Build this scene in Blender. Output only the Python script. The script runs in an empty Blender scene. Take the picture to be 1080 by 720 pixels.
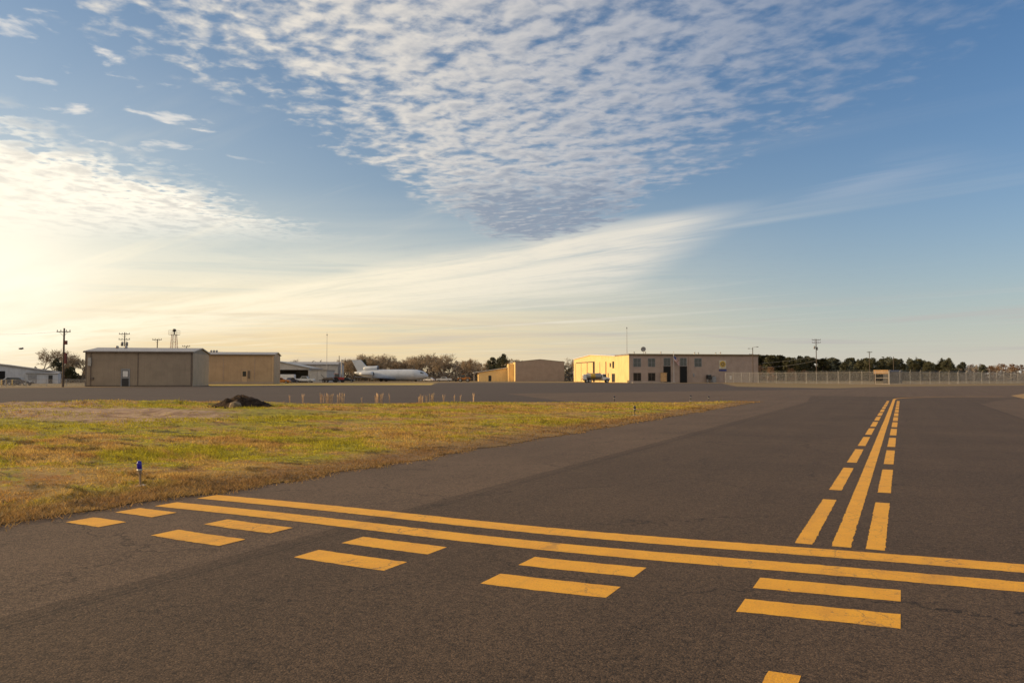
import bpy, bmesh, math, random
import numpy as np
from mathutils import Vector, Matrix
R = math.radians
random.seed(7); rng = np.random.default_rng(7)
SC = bpy.context.scene; COL = SC.collection

# ------------------------------------------------------------------ camera, sun, sky
CAM_H = 1.45; F = 850.0; PITCH = math.atan(38 / F)
cam = bpy.data.cameras.new('camera'); cam_o = bpy.data.objects.new('camera', cam); COL.objects.link(cam_o)
cam.sensor_width = 36; cam.lens = 36 * F / 1080; cam.clip_start = .05; cam.clip_end = 20000
cam_o.location = (0, 0, CAM_H); cam_o.rotation_euler = (math.pi / 2 + PITCH, 0, 0)
SC.camera = cam_o
SC.view_settings.view_transform = 'Standard'; SC.view_settings.look = 'None'
SC.view_settings.gamma = 1; SC.view_settings.exposure = 0; SC.view_settings.use_curve_mapping = False
SC.cycles.max_bounces = 6; SC.cycles.transparent_max_bounces = 12
SUN_AZ = R(-84); SUN_EL = R(15)            # azimuth from +Y (clockwise positive)
sl = bpy.data.lights.new('sun', 'SUN'); sl.energy = 5.0; sl.angle = R(.6); sl.color = (1, .68, .34)
so = bpy.data.objects.new('sun', sl); COL.objects.link(so)
sdir = Vector((math.sin(SUN_AZ) * math.cos(SUN_EL), math.cos(SUN_AZ) * math.cos(SUN_EL), math.sin(SUN_EL)))
so.rotation_euler = sdir.to_track_quat('Z', 'Y').to_euler(); so.location = sdir * 50


class NT:
    """small helper that writes node expressions"""
    def __init__(s, nt): s.t = nt
    def n(s, typ, **k):
        x = s.t.nodes.new(typ)
        for a, b in k.items(): setattr(x, a, b)
        return x
    def set(s, inp, v):
        if isinstance(v, bpy.types.NodeSocket): s.t.links.new(v, inp)
        elif isinstance(v, (tuple, list)) and len(v) == 3 and inp.type == 'RGBA': inp.default_value = (*v, 1)
        else: inp.default_value = v
    def m(s, op, a, b=None, c=None, clamp=False):
        x = s.n('ShaderNodeMath', operation=op, use_clamp=clamp)
        for i, v in enumerate((a, b, c)):
            if v is not None: s.set(x.inputs[i], v)
        return x.outputs[0]
    def vm(s, op, a, b=None, scale=None):
        x = s.n('ShaderNodeVectorMath', operation=op); s.set(x.inputs[0], a)
        if b is not None: s.set(x.inputs[1], b)
        if scale is not None: s.set(x.inputs['Scale'], scale)
        return x.outputs['Value'] if op in ('LENGTH', 'DISTANCE', 'DOT_PRODUCT') else x.outputs[0]
    def xyz(s, x, y, z=0.0):
        c = s.n('ShaderNodeCombineXYZ')
        for i, v in enumerate((x, y, z)): s.set(c.inputs[i], v)
        return c.outputs[0]
    def sep(s, v):
        c = s.n('ShaderNodeSeparateXYZ'); s.set(c.inputs[0], v); return c.outputs
    def noise(s, vec, scale, detail=3, rough=.5, dist=0):
        x = s.n('ShaderNodeTexNoise'); s.set(x.inputs['Vector'], vec); s.set(x.inputs['Scale'], scale)
        s.set(x.inputs['Detail'], detail); s.set(x.inputs['Roughness'], rough); s.set(x.inputs['Distortion'], dist)
        return x.outputs[0]
    def mix(s, f, a, b, mode='MIX'):
        x = s.n('ShaderNodeMix', data_type='RGBA', blend_type=mode)
        s.set(x.inputs[0], f); s.set(x.inputs[6], a); s.set(x.inputs[7], b); return x.outputs[2]
    def ss(s, v, a, b, lo=0.0, hi=1.0):
        x = s.n('ShaderNodeMapRange', interpolation_type='SMOOTHSTEP')
        for i, q in enumerate((v, a, b, lo, hi)): s.set(x.inputs[i], q)
        return x.outputs[0]
    def rot2(s, x, y, a):
        c, n_ = math.cos(a), math.sin(a)
        return s.m('ADD', s.m('MULTIPLY', x, c), s.m('MULTIPLY', y, n_)), s.m('SUBTRACT', s.m('MULTIPLY', y, c), s.m('MULTIPLY', x, n_))


def build_sky():
    w = bpy.data.worlds.new('World'); SC.world = w; w.use_nodes = True
    nt = w.node_tree; nt.nodes.clear(); g = NT(nt)
    STR = .1
    def C(r, gg, b): return (r / STR, gg / STR, b / STR)
    sky = g.n('ShaderNodeTexSky', sky_type='NISHITA', sun_disc=False, sun_elevation=SUN_EL, sun_rotation=SUN_AZ,
              air_density=1.15, dust_density=.35, ozone_density=2.5)
    d = g.n('ShaderNodeTexCoord').outputs['Generated']
    x, y, z = g.sep(d)
    zc = g.m('MAXIMUM', z, .012)
    px = g.m('DIVIDE', x, zc); py = g.m('DIVIDE', y, zc)       # a flat cloud deck seen from below
    p = g.xyz(px, py)
    az = g.m('ARCTAN2', x, y)
    side = g.ss(az, -.75, .75)                                   # 0 towards the sun, 1 away from it
    # base: Nishita, cooled a little away from the sun
    base = g.mix(1.0, sky.outputs[0], g.mix(side, (.80, 1.03, 1.18), (.70, .98, 1.27)), 'MULTIPLY')
    # high thin veil that thickens towards the horizon, warm towards the sun
    veilcol = g.mix(g.ss(az, -.65, .5), C(.98, .84, .58), C(.66, .60, .52))
    vw = g.m('EXPONENT', g.m('MULTIPLY', zc, g.m('ADD', -6.4, g.m('MULTIPLY', side, -3.2))))
    col = g.mix(g.m('MULTIPLY', vw, .95), base, veilcol)
    lowv = g.m('MULTIPLY', g.ss(z, .235, .05), g.ss(az, .42, -.30))
    lowv = g.m('MULTIPLY', lowv, g.ss(g.noise(g.xyz(g.m('MULTIPLY', px, .22), g.m('MULTIPLY', py, .5)), 1.0, 6, .62, .8), .28, .58, .45, 1.15))
    col = g.mix(g.m('MULTIPLY', lowv, .8, clamp=True), col, g.mix(g.ss(z, .01, .15), C(.88, .66, .35), C(1.04, .94, .72)))
    # cirrus sheet south of a long bright streak
    warp = g.noise(p, .55, 3, .5)
    px2 = g.m('ADD', px, g.m('MULTIPLY', g.m('SUBTRACT', warp, .5), .9))
    s_ = g.m('ADD', g.m('SUBTRACT', py, 4.75), g.m('MULTIPLY', g.m('SUBTRACT', px2, 1.31), 1.05))
    rx, ry = g.rot2(px, py, R(133))
    st = g.noise(g.xyz(g.m('MULTIPLY', rx, .35), g.m('MULTIPLY', ry, 1.8), 3.0), 1.0, 6, .62, .6)
    st2 = g.noise(g.xyz(g.m('MULTIPLY', rx, .16), g.m('MULTIPLY', ry, 1.1), 9.0), 1.0, 5, .6, .4)
    sheet = g.m('MULTIPLY', g.ss(s_, -.45, .3), g.ss(s_, 7.5, 1.0))
    sheet = g.m('MULTIPLY', sheet, g.ss(st, .18, .60))
    sheet = g.m('MULTIPLY', sheet, g.ss(px, 1.62, .95))
    cir = g.m('MULTIPLY', g.ss(st2, .52, .78), g.ss(z, .38, .16))
    cir = g.m('MULTIPLY', cir, g.ss(az, .5, .0, .15, .6))
    cw = g.m('MAXIMUM', g.m('MULTIPLY', sheet, .95), cir)
    circol = g.mix(g.ss(az, -.55, .45), C(1.10, .97, .70), C(.76, .73, .67))
    col = g.mix(cw, col, circol)
    # a separate wisp on the right
    wx = g.m('SUBTRACT', px, 1.90); wy = g.m('SUBTRACT', py, 4.10)
    wl, wc = g.rot2(wx, wy, R(-73))
    wm = g.m('MULTIPLY', g.ss(g.m('ABSOLUTE', wl), .75, .1), g.ss(g.m('ABSOLUTE', g.m('ADD', wc, g.m('MULTIPLY', g.m('SUBTRACT', st, .5), 1.0))), .30, .0))
    col = g.mix(g.m('MULTIPLY', g.m('MULTIPLY', wm, g.ss(st, .3, .65)), .30), col, C(.52, .56, .63))
    # altocumulus field overhead
    w2 = g.noise(p, 1.1, 4, .55)
    cx_ = g.m('SUBTRACT', px, g.m('ADD', .16, g.m('MULTIPLY', g.m('SUBTRACT', py, 2.1), -.01)))
    wid = g.m('MAXIMUM', g.m('SUBTRACT', 1.40, g.m('MULTIPLY', g.m('SUBTRACT', py, 2.1), .29)), .02)
    mk = g.m('SUBTRACT', 1.0, g.m('DIVIDE', g.m('ABSOLUTE', cx_), wid))
    mk = g.m('ADD', g.m('MULTIPLY', mk, 1.7), g.m('MULTIPLY', g.m('SUBTRACT', w2, .5), 1.5))
    mk = g.m('MULTIPLY', mk, g.ss(py, 6.0, 5.2))
    mk = g.m('MINIMUM', mk, 1.0)
    qx, qy = g.rot2(px, py, R(28))
    q = g.xyz(g.m('MULTIPLY', qx, .95), g.m('MULTIPLY', qy, .80), 0.0)
    cn = g.noise(q, 9.0, 4, .5, .25)
    cn2 = g.noise(q, 20.0, 4, .55, .2)
    cc = g.m('ADD', g.m('MULTIPLY', cn, .70), g.m('MULTIPLY', cn2, .30))
    qs = g.vm('ADD', q, (-.030, -.012, 0.0))                        # the same field a step towards the sun: relief of each puff
    rel = g.m('SUBTRACT', cc, g.m('ADD', g.m('MULTIPLY', g.noise(qs, 9.0, 4, .5, .25), .70), g.m('MULTIPLY', g.noise(qs, 20.0, 4, .55, .2), .30)))
    thr = g.m('SUBTRACT', g.m('SUBTRACT', .64, g.m('MULTIPLY', g.ss(py, 3.2, 5.0), .09)), g.m('MULTIPLY', mk, .22))
    dens = g.ss(g.m('SUBTRACT', cc, thr), -.12, .17)
    dens = g.m('MULTIPLY', dens, g.ss(mk, -.05, .2))
    thick = g.ss(g.m('ADD', g.m('SUBTRACT', cc, thr), g.m('MULTIPLY', g.ss(py, 3.6, 5.2), .22)), .07, .32)
    lit = g.mix(g.ss(az, -.45, .42), C(1.0, .90, .75), C(.37, .41, .50))
    drk = g.mix(g.ss(az, -.45, .42), C(.38, .41, .46), C(.20, .26, .37))
    thick = g.m('SUBTRACT', thick, g.m('MULTIPLY', rel, 3.4), clamp=True)
    ccol = g.mix(thick, lit, drk)
    dens = g.m('MULTIPLY', dens, g.ss(az, .60, .12, .35, 1.0))
    col = g.mix(g.m('MULTIPLY', dens, .86), col, ccol)
    # long flat bars of distant cloud low on the horizon
    hb = g.noise(g.xyz(g.m('MULTIPLY', az, 2.2), g.m('MULTIPLY', z, 46.0), 2.0), 1.0, 5, .6, .5)
    hw = g.m('MULTIPLY', g.ss(hb, .50, .64), g.m('MULTIPLY', g.ss(z, .105, .05), g.ss(z, .0, .02)))
    col = g.mix(g.m('MULTIPLY', hw, .62), col, g.mix(g.ss(az, -.5, .4), C(.70, .58, .42), C(.50, .47, .45)))
    # a few stray puffs between the two cloud fields
    pu = g.noise(p, 4.2, 5, .55, .3)
    pm = g.m('MULTIPLY', g.m('MULTIPLY', g.ss(px, -2.6, -1.9), g.ss(px, -.9, -1.3)), g.m('MULTIPLY', g.ss(py, 1.6, 2.1), g.ss(py, 3.9, 3.2)))
    col = g.mix(g.m('MULTIPLY', g.m('MULTIPLY', pm, g.ss(pu, .58, .70)), .7), col, C(.92, .86, .78))
    # brilliant cloud bank on the sun side
    lb = g.m('SUBTRACT', g.m('ADD', -1.95, g.m('MULTIPLY', g.m('SUBTRACT', py, 3.0), .26)), px)
    lb = g.m('ADD', lb, g.m('MULTIPLY', g.m('SUBTRACT', g.noise(p, 1.7, 4, .6), .5), 1.0))
    lm = g.m('MULTIPLY', g.ss(lb, -.25, .45), g.ss(py, 6.2, 4.4))
    ld = g.m('MULTIPLY', lm, g.ss(g.m('ADD', cc, g.m('MULTIPLY', lb, .30)), .44, .60))
    lcol = g.mix(g.m('SUBTRACT', g.ss(cn, .44, .66), g.m('MULTIPLY', rel, 3.0), clamp=True), C(1.14, 1.05, .88), C(.74, .70, .63))
    col = g.mix(g.m('MULTIPLY', ld, .95), col, lcol)
    # glow of the hidden sun through the veil low on the left
    gd = Vector((math.sin(R(-33)) * math.cos(R(6)), math.cos(R(-33)) * math.cos(R(6)), math.sin(R(6))))
    dot = g.m('MAXIMUM', g.vm('DOT_PRODUCT', d, tuple(gd)), 0.0)
    gl = g.m('ADD', g.m('MULTIPLY', g.m('POWER', dot, 24.0), .13), g.m('MULTIPLY', g.m('POWER', dot, 220.0), .8))
    col = g.mix(g.m('MULTIPLY', gl, g.m('ADD', .55, g.m('MULTIPLY', st2, .9)), clamp=True), col, C(1.15, 1.06, .86))
    # added glow in the unseen sky behind the camera, fills the shaded fronts
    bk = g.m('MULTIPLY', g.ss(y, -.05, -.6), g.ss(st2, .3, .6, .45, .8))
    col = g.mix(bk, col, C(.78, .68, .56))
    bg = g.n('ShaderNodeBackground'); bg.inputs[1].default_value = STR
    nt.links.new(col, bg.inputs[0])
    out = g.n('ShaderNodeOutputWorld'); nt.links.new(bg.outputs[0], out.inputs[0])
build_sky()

# ------------------------------------------------------------------ helpers
def W(px, Y): return (px - 540) / F * Y
def Z(py, Y): return CAM_H + (398 - py) * Y / F
def G(px, py, z=0.0):
    c, s = math.cos(PITCH), math.sin(PITCH)
    d = Vector((px - 540, F * c - (360 - py) * s, F * s + (360 - py) * c))
    t = (z - CAM_H) / d.z
    return (d.x * t, d.y * t)
TH = R(25.8); TO = (2.82, 6.96)                                   # taxiway frame: origin where the hold line meets the centreline
def T2W(v, u): return (TO[0] + v * math.cos(TH) + u * math.sin(TH), TO[1] - v * math.sin(TH) + u * math.cos(TH))

def tag(o, label=None, cat=None, group=None, kind=None):
    if label: o['label'] = label
    if cat: o['category'] = cat
    if group: o['group'] = group
    if kind: o['kind'] = kind
    return o
def thing(name, label, cat, loc=(0, 0, 0), rz=0, group=None):
    o = bpy.data.objects.new(name, None); COL.objects.link(o); o.empty_display_size = .3
    o.location = loc; o.rotation_euler = (0, 0, rz); return tag(o, label, cat, group)
def copy_tree(o, parent=None):
    c = o.copy(); COL.objects.link(c); c.parent = parent
    for ch in list(o.children): copy_tree(ch, c)
    return c

class MB:
    def __init__(s): s.v = []; s.f = []
    def add(s, vs, fs):
        b = len(s.v); s.v += [tuple(q) for q in vs]; s.f += [tuple(b + i for i in q) for q in fs]; return s
    def box(s, x0, x1, y0, y1, z0, z1):
        return s.add([(x0, y0, z0), (x1, y0, z0), (x1, y1, z0), (x0, y1, z0), (x0, y0, z1), (x1, y0, z1), (x1, y1, z1), (x0, y1, z1)],
                     [(0, 3, 2, 1), (4, 5, 6, 7), (0, 1, 5, 4), (1, 2, 6, 5), (2, 3, 7, 6), (3, 0, 4, 7)])
    def cyl(s, a, b, r0, r1=None, n=10, caps=True):
        r1 = r0 if r1 is None else r1
        a, b = Vector(a), Vector(b); ax = (b - a).normalized()
        q = ax.orthogonal().normalized(); w = ax.cross(q)
        vs = []
        for c, r in ((a, r0), (b, r1)):
            for i in range(n):
                t = 2 * math.pi * i / n; vs.append(c + q * math.cos(t) * r + w * math.sin(t) * r)
        fs = [(i, (i + 1) % n, n + (i + 1) % n, n + i) for i in range(n)]
        if caps: fs += [tuple(range(n))[::-1], tuple(range(n, 2 * n))]
        return s.add(vs, fs)
    def lathe(s, prof, n=20, M=None, sx=1, sy=1):
        """prof: (r, z) list round the z axis"""
        vs = []
        for r, z in prof:
            for i in range(n):
                t = 2 * math.pi * i / n; vs.append(Vector((math.cos(t) * r * sx, math.sin(t) * r * sy, z)))
        if M is not None: vs = [M @ q for q in vs]
        m = len(prof)
        fs = [(k * n + i, k * n + (i + 1) % n, (k + 1) * n + (i + 1) % n, (k + 1) * n + i) for k in range(m - 1) for i in range(n)]
        fs += [tuple(range(n))[::-1], tuple(range((m - 1) * n, m * n))]
        return s.add(vs, fs)
    def prism(s, prof, b0, b1, axis='y', M=None):
        """prof in (a, z), extruded along axis from b0 to b1"""
        n = len(prof); vs = []
        for b in (b0, b1):
            for a, z in prof: vs.append((a, b, z) if axis == 'y' else (b, a, z))
        if M is not None: vs = [M @ Vector(q) for q in vs]
        return s.add(vs, [(i, (i + 1) % n, n + (i + 1) % n, n + i) for i in range(n)] + [tuple(range(n))[::-1], tuple(range(n, 2 * n))])
    def poly(s, pts, z=0):
        return s.add([(q[0], q[1], z) for q in pts], [tuple(range(len(pts)))])
    def tube(s, pts, r, n=6):
        for a, b in zip(pts[:-1], pts[1:]): s.cyl(a, b, r, r, n)
        return s
    def build(s, name, mat, parent=None, bevel=0, smooth=False, sub=0):
        me = bpy.data.meshes.new(name); me.from_pydata(s.v, [], s.f)
        bm = bmesh.new(); bm.from_mesh(me); bmesh.ops.recalc_face_normals(bm, faces=bm.faces)
        if bevel: bmesh.ops.bevel(bm, geom=[e for e in bm.edges if e.calc_face_angle(0) > .5], offset=bevel, segments=2, affect='EDGES', clamp_overlap=True)
        if smooth:
            for f_ in bm.faces: f_.smooth = len(f_.verts) == 4
        bm.to_mesh(me); bm.free(); me.materials.append(mat)
        o = bpy.data.objects.new(name, me); COL.objects.link(o)
        if parent is not None: o.parent = parent
        return o
def Box(*a): return MB().box(*a)

MATS = {}
def mat(name, col, rough=.7, var=.15, scale=1.5, metal=0, bump=0, bscale=20, col2=None, ribs=0, ribdir=(1, 1), spec=.5, stain=0, trans=0):
    if name in MATS: return MATS[name]
    m = bpy.data.materials.new(name); m.use_nodes = True; nt = m.node_tree; g = NT(nt)
    b = nt.nodes['Principled BSDF']
    oc = g.n('ShaderNodeTexCoord').outputs['Object']
    nz = g.noise(oc, scale, 5, .6)
    c2 = col2 or tuple(c * (1 - var * 2) for c in col)
    c1 = tuple(min(1, c * (1 + var)) for c in col) if not col2 else col
    c = g.mix(g.ss(nz, .3, .7), c1, c2)
    if stain:
        ox, oy, oz = g.sep(oc)
        sv = g.xyz(g.m('MULTIPLY', ox, 3.0), g.m('MULTIPLY', oy, 3.0), g.m('MULTIPLY', oz, .25))
        c = g.mix(g.m('MULTIPLY', g.ss(g.noise(sv, 1.0, 4, .6), .52, .75), stain), c, tuple(q * .55 for q in col))
    nt.links.new(c, b.inputs['Base Color'])
    b.inputs['Roughness'].default_value = rough; b.inputs['Metallic'].default_value = metal
    b.inputs['Specular IOR Level'].default_value = spec
    if trans: b.inputs['Transmission Weight'].default_value = trans
    h = None
    if bump: h = g.m('MULTIPLY', g.noise(oc, bscale, 4, .6), bump)
    if ribs:
        ox, oy, oz = g.sep(oc)
        wv = g.m('PINGPONG', g.m('ADD', g.m('MULTIPLY', ox, ribdir[0]), g.m('MULTIPLY', oy, ribdir[1])), ribs / 2)
        rb = g.m('MULTIPLY', g.ss(wv, ribs * .06, ribs * .14), .018)
        h = rb if h is None else g.m('ADD', h, rb)
    if h is not None:
        bp = g.n('ShaderNodeBump'); bp.inputs['Distance'].default_value = 1; bp.inputs['Strength'].default_value = .8
        nt.links.new(h, bp.inputs['Height']); nt.links.new(bp.outputs[0], b.inputs['Normal'])
    MATS[name] = m; return m

def asphalt(name, col, streak=.12, grain=.35, patch=.2):
    m = bpy.data.materials.new(name); m.use_nodes = True; nt = m.node_tree; g = NT(nt); b = nt.nodes['Principled BSDF']
    oc = g.n('ShaderNodeTexCoord').outputs['Object']
    x, y, z = g.sep(oc)
    def vor(scale):
        vo = g.n('ShaderNodeTexVoronoi'); g.set(vo.inputs['Vector'], oc); vo.inputs['Scale'].default_value = scale
        return vo.outputs['Distance'], g.sep(vo.outputs['Color'])
    d1, c1 = vor(105); d2, c2 = vor(38)
    mid = g.noise(oc, 16, 4, .75); m2 = g.noise(oc, 4.5, 5, .7); big = g.noise(oc, .35, 5, .6)
    st = g.noise(g.xyz(g.m('MULTIPLY', x, 1.6), g.m('MULTIPLY', y, .05)), 1, 4, .55)
    st2 = g.noise(g.xyz(g.m('MULTIPLY', x, .05), g.m('MULTIPLY', y, .4), 4.0), 1, 4, .55)
    k = 1.0
    for v_, a in ((c1[0], grain * 1.5), (c2[1], grain * .75), (mid, grain * 2.2), (m2, grain * .9), (big, patch * 2), (st, streak * 2), (st2, streak * 2.4)):
        k = g.m('ADD', k, g.m('MULTIPLY', g.m('SUBTRACT', v_, .5), a))
    k = g.m('MULTIPLY', k, g.ss(d1, .85, .45, .55, 1.0))               # dark binder between the stones
    sp = g.ss(g.noise(oc, 1.3, 3, .5), .66, .76)
    k = g.m('MULTIPLY', k, g.m('SUBTRACT', 1.0, g.m('MULTIPLY', sp, .35)))
    pit = g.ss(g.noise(oc, 26, 3, .6), .66, .72)
    k = g.m('MAXIMUM', g.m('MULTIPLY', k, g.m('SUBTRACT', 1.0, g.m('MULTIPLY', pit, .6))), .08)
    wn = g.noise(oc, 1.7, 4, .7); wo = g.xyz(g.m('ADD', x, g.m('MULTIPLY', wn, 1.1)), g.m('ADD', y, g.m('MULTIPLY', g.noise(oc, 1.3, 4, .7), 1.1)), 0.0)
    ve = g.n('ShaderNodeTexVoronoi', feature='DISTANCE_TO_EDGE'); g.set(ve.inputs['Vector'], wo); ve.inputs['Scale'].default_value = .33
    ck = g.m('MULTIPLY', g.ss(ve.outputs['Distance'], .007, .0015), g.ss(big, .40, .54))          # hairline cracks
    jt = g.ss(g.m('ABSOLUTE', g.m('ADD', g.m('PINGPONG', g.m('ADD', x, 4.25), 4.25), -.03)), .022, .008)   # paving joints
    k = g.m('MULTIPLY', k, g.m('SUBTRACT', 1.0, g.m('MULTIPLY', g.m('MAXIMUM', g.m('MULTIPLY', ck, .6), g.m('MULTIPLY', jt, .35)), 1.0)))
    c = g.mix(1.0, col, g.xyz(k, k, k), 'MULTIPLY')
    agg = g.ss(c1[2], .90, .96)
    c = g.mix(g.m('MULTIPLY', agg, .45), c, tuple(min(1, q * 2.4) for q in col))
    nt.links.new(c, b.inputs['Base Color']); b.inputs['Roughness'].default_value = .85; b.inputs['Specular IOR Level'].default_value = .3
    bp = g.n('ShaderNodeBump'); bp.inputs['Strength'].default_value = .45; bp.inputs['Distance'].default_value = .0045
    nt.links.new(g.m('SUBTRACT', g.m('MULTIPLY', c2[0], .35), d1), bp.inputs['Height']); nt.links.new(bp.outputs[0], b.inputs['Normal'])
    return m

def paint_mat():
    m = bpy.data.materials.new('yellow_marking_paint'); m.use_nodes = True; nt = m.node_tree; g = NT(nt); b = nt.nodes['Principled BSDF']
    oc = g.n('ShaderNodeTexCoord').outputs['Object']
    fine = g.noise(oc, 55, 3, .75); mid = g.noise(oc, 3.2, 5, .65); cr = g.noise(oc, 14, 5, .75, 1.5)
    c = g.mix(g.ss(mid, .3, .75), (.90, .44, .010), (.78, .36, .010))
    c = g.mix(g.ss(fine, .35, .75, 0, .35), c, (.42, .21, .03))
    wear = g.m('MULTIPLY', g.ss(cr, .60, .70), g.ss(mid, .38, .62))
    wear = g.m('MAXIMUM', g.m('MULTIPLY', wear, .8), g.ss(fine, .63, .70, 0, .7))
    x, y, z = g.sep(oc)
    ve = g.n('ShaderNodeTexVoronoi', feature='DISTANCE_TO_EDGE'); g.set(ve.inputs['Vector'], g.vm('ADD', oc, g.xyz(g.m('MULTIPLY', mid, .35), g.m('MULTIPLY', cr, .25), 0.0))); ve.inputs['Scale'].default_value = 4.5
    ck = g.m('MULTIPLY', g.ss(ve.outputs['Distance'], .022, .004), g.ss(g.noise(oc, .9, 3, .5), .42, .6))
    wear = g.m('MAXIMUM', wear, g.m('MULTIPLY', ck, .7))
    scuff = g.ss(g.noise(g.xyz(g.m('MULTIPLY', x, 2.2), g.m('MULTIPLY', y, .25)), 1.0, 5, .7), .52, .72)
    c = g.mix(g.m('MULTIPLY', scuff, .38), c, (.40, .19, .03))
    c = g.mix(wear, c, (.10, .07, .05))
    nt.links.new(c, b.inputs['Base Color']); b.inputs['Roughness'].default_value = .65
    bp = g.n('ShaderNodeBump'); bp.inputs['Strength'].default_value = .4; bp.inputs['Distance'].default_value = .008
    nt.links.new(fine, bp.inputs['Height']); nt.links.new(bp.outputs[0], b.inputs['Normal'])
    return m

def grass_mat(name, base_dark=1.0, thin=False):
    """colour by place: dry straw at the pavement edge, green and orange-brown drifts, a bare soil patch"""
    m = bpy.data.materials.new(name); m.use_nodes = True; nt = m.node_tree; g = NT(nt); b = nt.nodes['Principled BSDF']
    oc = g.n('ShaderNodeTexCoord').outputs['Object']; x, y, z = g.sep(oc)
    flat = g.xyz(x, y, 0.0)
    wx, wy = g.rot2(x, y, R(-17))
    st = g.xyz(g.m('MULTIPLY', wx, .35), g.m('MULTIPLY', wy, 1.0), 0.0)
    a = g.noise(st, .55, 6, .62, .3); a2 = g.noise(flat, 2.6, 5, .65); a3 = g.noise(flat, 14, 3, .6)
    v = g.m('ADD', g.m('ADD', g.m('MULTIPLY', a, .68), g.m('MULTIPLY', a2, .22)), g.m('MULTIPLY', a3, .10))
    edge = g.ss(g.m('ADD', x, g.m('MULTIPLY', a2, .9)), -8.4, -7.3)      # dry strip along the pavement
    sx_, sy_ = g.rot2(g.m('SUBTRACT', x, SOIL_T[0]), g.m('SUBTRACT', y, SOIL_T[1]), -TH)
    rx_ = g.m('DIVIDE', sx_, 16.0); ry_ = g.m('DIVIDE', g.m('ADD', g.m('SUBTRACT', sy_, g.m('MULTIPLY', sx_, .13)), g.m('MULTIPLY', g.m('SUBTRACT', a2, .5), 5.0)), 8.0)
    rim = g.ss(g.m('ADD', g.m('MULTIPLY', rx_, rx_), g.m('MULTIPLY', ry_, ry_)), 1.15, .75)
    gr = g.m('MULTIPLY', g.ss(g.m('ADD', v, g.m('MULTIPLY', rim, .05)), .475, .54), g.m('SUBTRACT', 1.0, edge))
    k = base_dark
    straw = g.mix(g.ss(g.noise(flat, 1.1, 5, .7), .35, .65), (.70 * k, .48 * k, .14 * k), (.50 * k, .29 * k, .09 * k))
    green = g.mix(g.ss(a2, .35, .65), (.34 * k, .33 * k, .022 * k), (.62 * k, .54 * k, .035 * k))
    c = g.mix(g.m('MULTIPLY', gr, .88), straw, green)
    dk = g.ss(g.noise(st, 1.9, 6, .7, .5), .51, .64)                # matted drifts, with the shade of hollows painted in as dark colour
    c = g.mix(g.m('MULTIPLY', dk, .85), c, (.13 * k, .095 * k, .03 * k))
    rd = g.ss(g.noise(st, .8, 5, .65), .56, .68)
    c = g.mix(g.m('MULTIPLY', g.m('MULTIPLY', rd, .55), g.m('SUBTRACT', 1.0, gr)), c, (.50 * k, .22 * k, .05 * k))
    c = g.mix(g.m('MULTIPLY', edge, .6), c, g.mix(g.ss(a3, .35, .65), (.36 * k, .21 * k, .095 * k), (.20 * k, .12 * k, .06 * k)))
    if thin:
        ri = g.n('ShaderNodeNewGeometry').outputs['Random Per Island']; rv = g.m('ADD', .45, g.m('MULTIPLY', ri, .85)); c = g.mix(1.0, c, g.xyz(rv, rv, rv), 'MULTIPLY')
    if thin:                                                       # blades let the low sun through
        tl_ = g.n('ShaderNodeBsdfTranslucent'); nt.links.new(c, tl_.inputs[0]); mx = g.n('ShaderNodeMixShader'); mx.inputs[0].default_value = .42
        nt.links.new(b.outputs[0], mx.inputs[1]); nt.links.new(tl_.outputs[0], mx.inputs[2]); nt.links.new(mx.outputs[0], nt.nodes['Material Output'].inputs[0])
    nt.links.new(c, b.inputs['Base Color']); b.inputs['Roughness'].default_value = .75; b.inputs['Specular IOR Level'].default_value = .25
    return m, nt, g, c, flat, b

# ------------------------------------------------------------------ ground and pavement
def field_material():
    m = bpy.data.materials.new('dry_field'); m.use_nodes = True; nt = m.node_tree; g = NT(nt); b = nt.nodes['Principled BSDF']
    oc = g.n('ShaderNodeTexCoord').outputs['Object']; x, y, z = g.sep(oc)
    n1 = g.noise(g.xyz(g.m('MULTIPLY', x, .35), y), .06, 6, .65); n2 = g.noise(oc, .9, 5, .65)
    c = g.mix(g.ss(n1, .35, .65), (.27, .165, .06), (.16, .125, .032))
    c = g.mix(g.ss(n2, .35, .75, 0, .6), c, (.11, .075, .03))
    nt.links.new(c, b.inputs['Base Color']); b.inputs['Roughness'].default_value = .9
    return m
gm = MB(); n = 96
gm.add([(9000 * math.cos(2 * math.pi * i / n), 9000 * math.sin(2 * math.pi * i / n), 0) for i in range(n)], [tuple(range(n))])
tag(gm.build('ground', field_material()), kind='structure')

PAVE = asphalt('weathered_asphalt', (.126, .084, .052), .22, .46, .32)
PAVE_D = asphalt('taxiway_asphalt', (.090, .059, .035), .22, .52, .34)
PAVE_A = asphalt('dark_apron_asphalt', (.080, .057, .042), .26, .2, .28)
def taxi_sheet(name, pts, z, m):
    o = MB().poly(pts, 0).build(name, m); o.location = (TO[0], TO[1], z); o.rotation_euler = (0, 0, -TH); return tag(o, kind='structure')
def W2T(p):
    dx, dy = p[0] - TO[0], p[1] - TO[1]
    return (dx * math.cos(TH) - dy * math.sin(TH), dx * math.sin(TH) + dy * math.cos(TH))
far_edge = [(-420, 411.5), (0, 409), (90, 408.4), (220, 407.0), (330, 406.1), (455, 406.0), (462, 403.5), (600, 403.4), (762, 404.0), (776, 407.2), (788, 410.2), (862, 410.2), (900, 408.6), (945, 407.3), (1000, 407.0), (1080, 406.2), (1500, 405.2)]
fe = [W2T(G(*q)) for q in far_edge]
taxi_sheet('apron', [W2T((160, -160)), W2T((-160, -160))] + fe, .003, PAVE)
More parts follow.
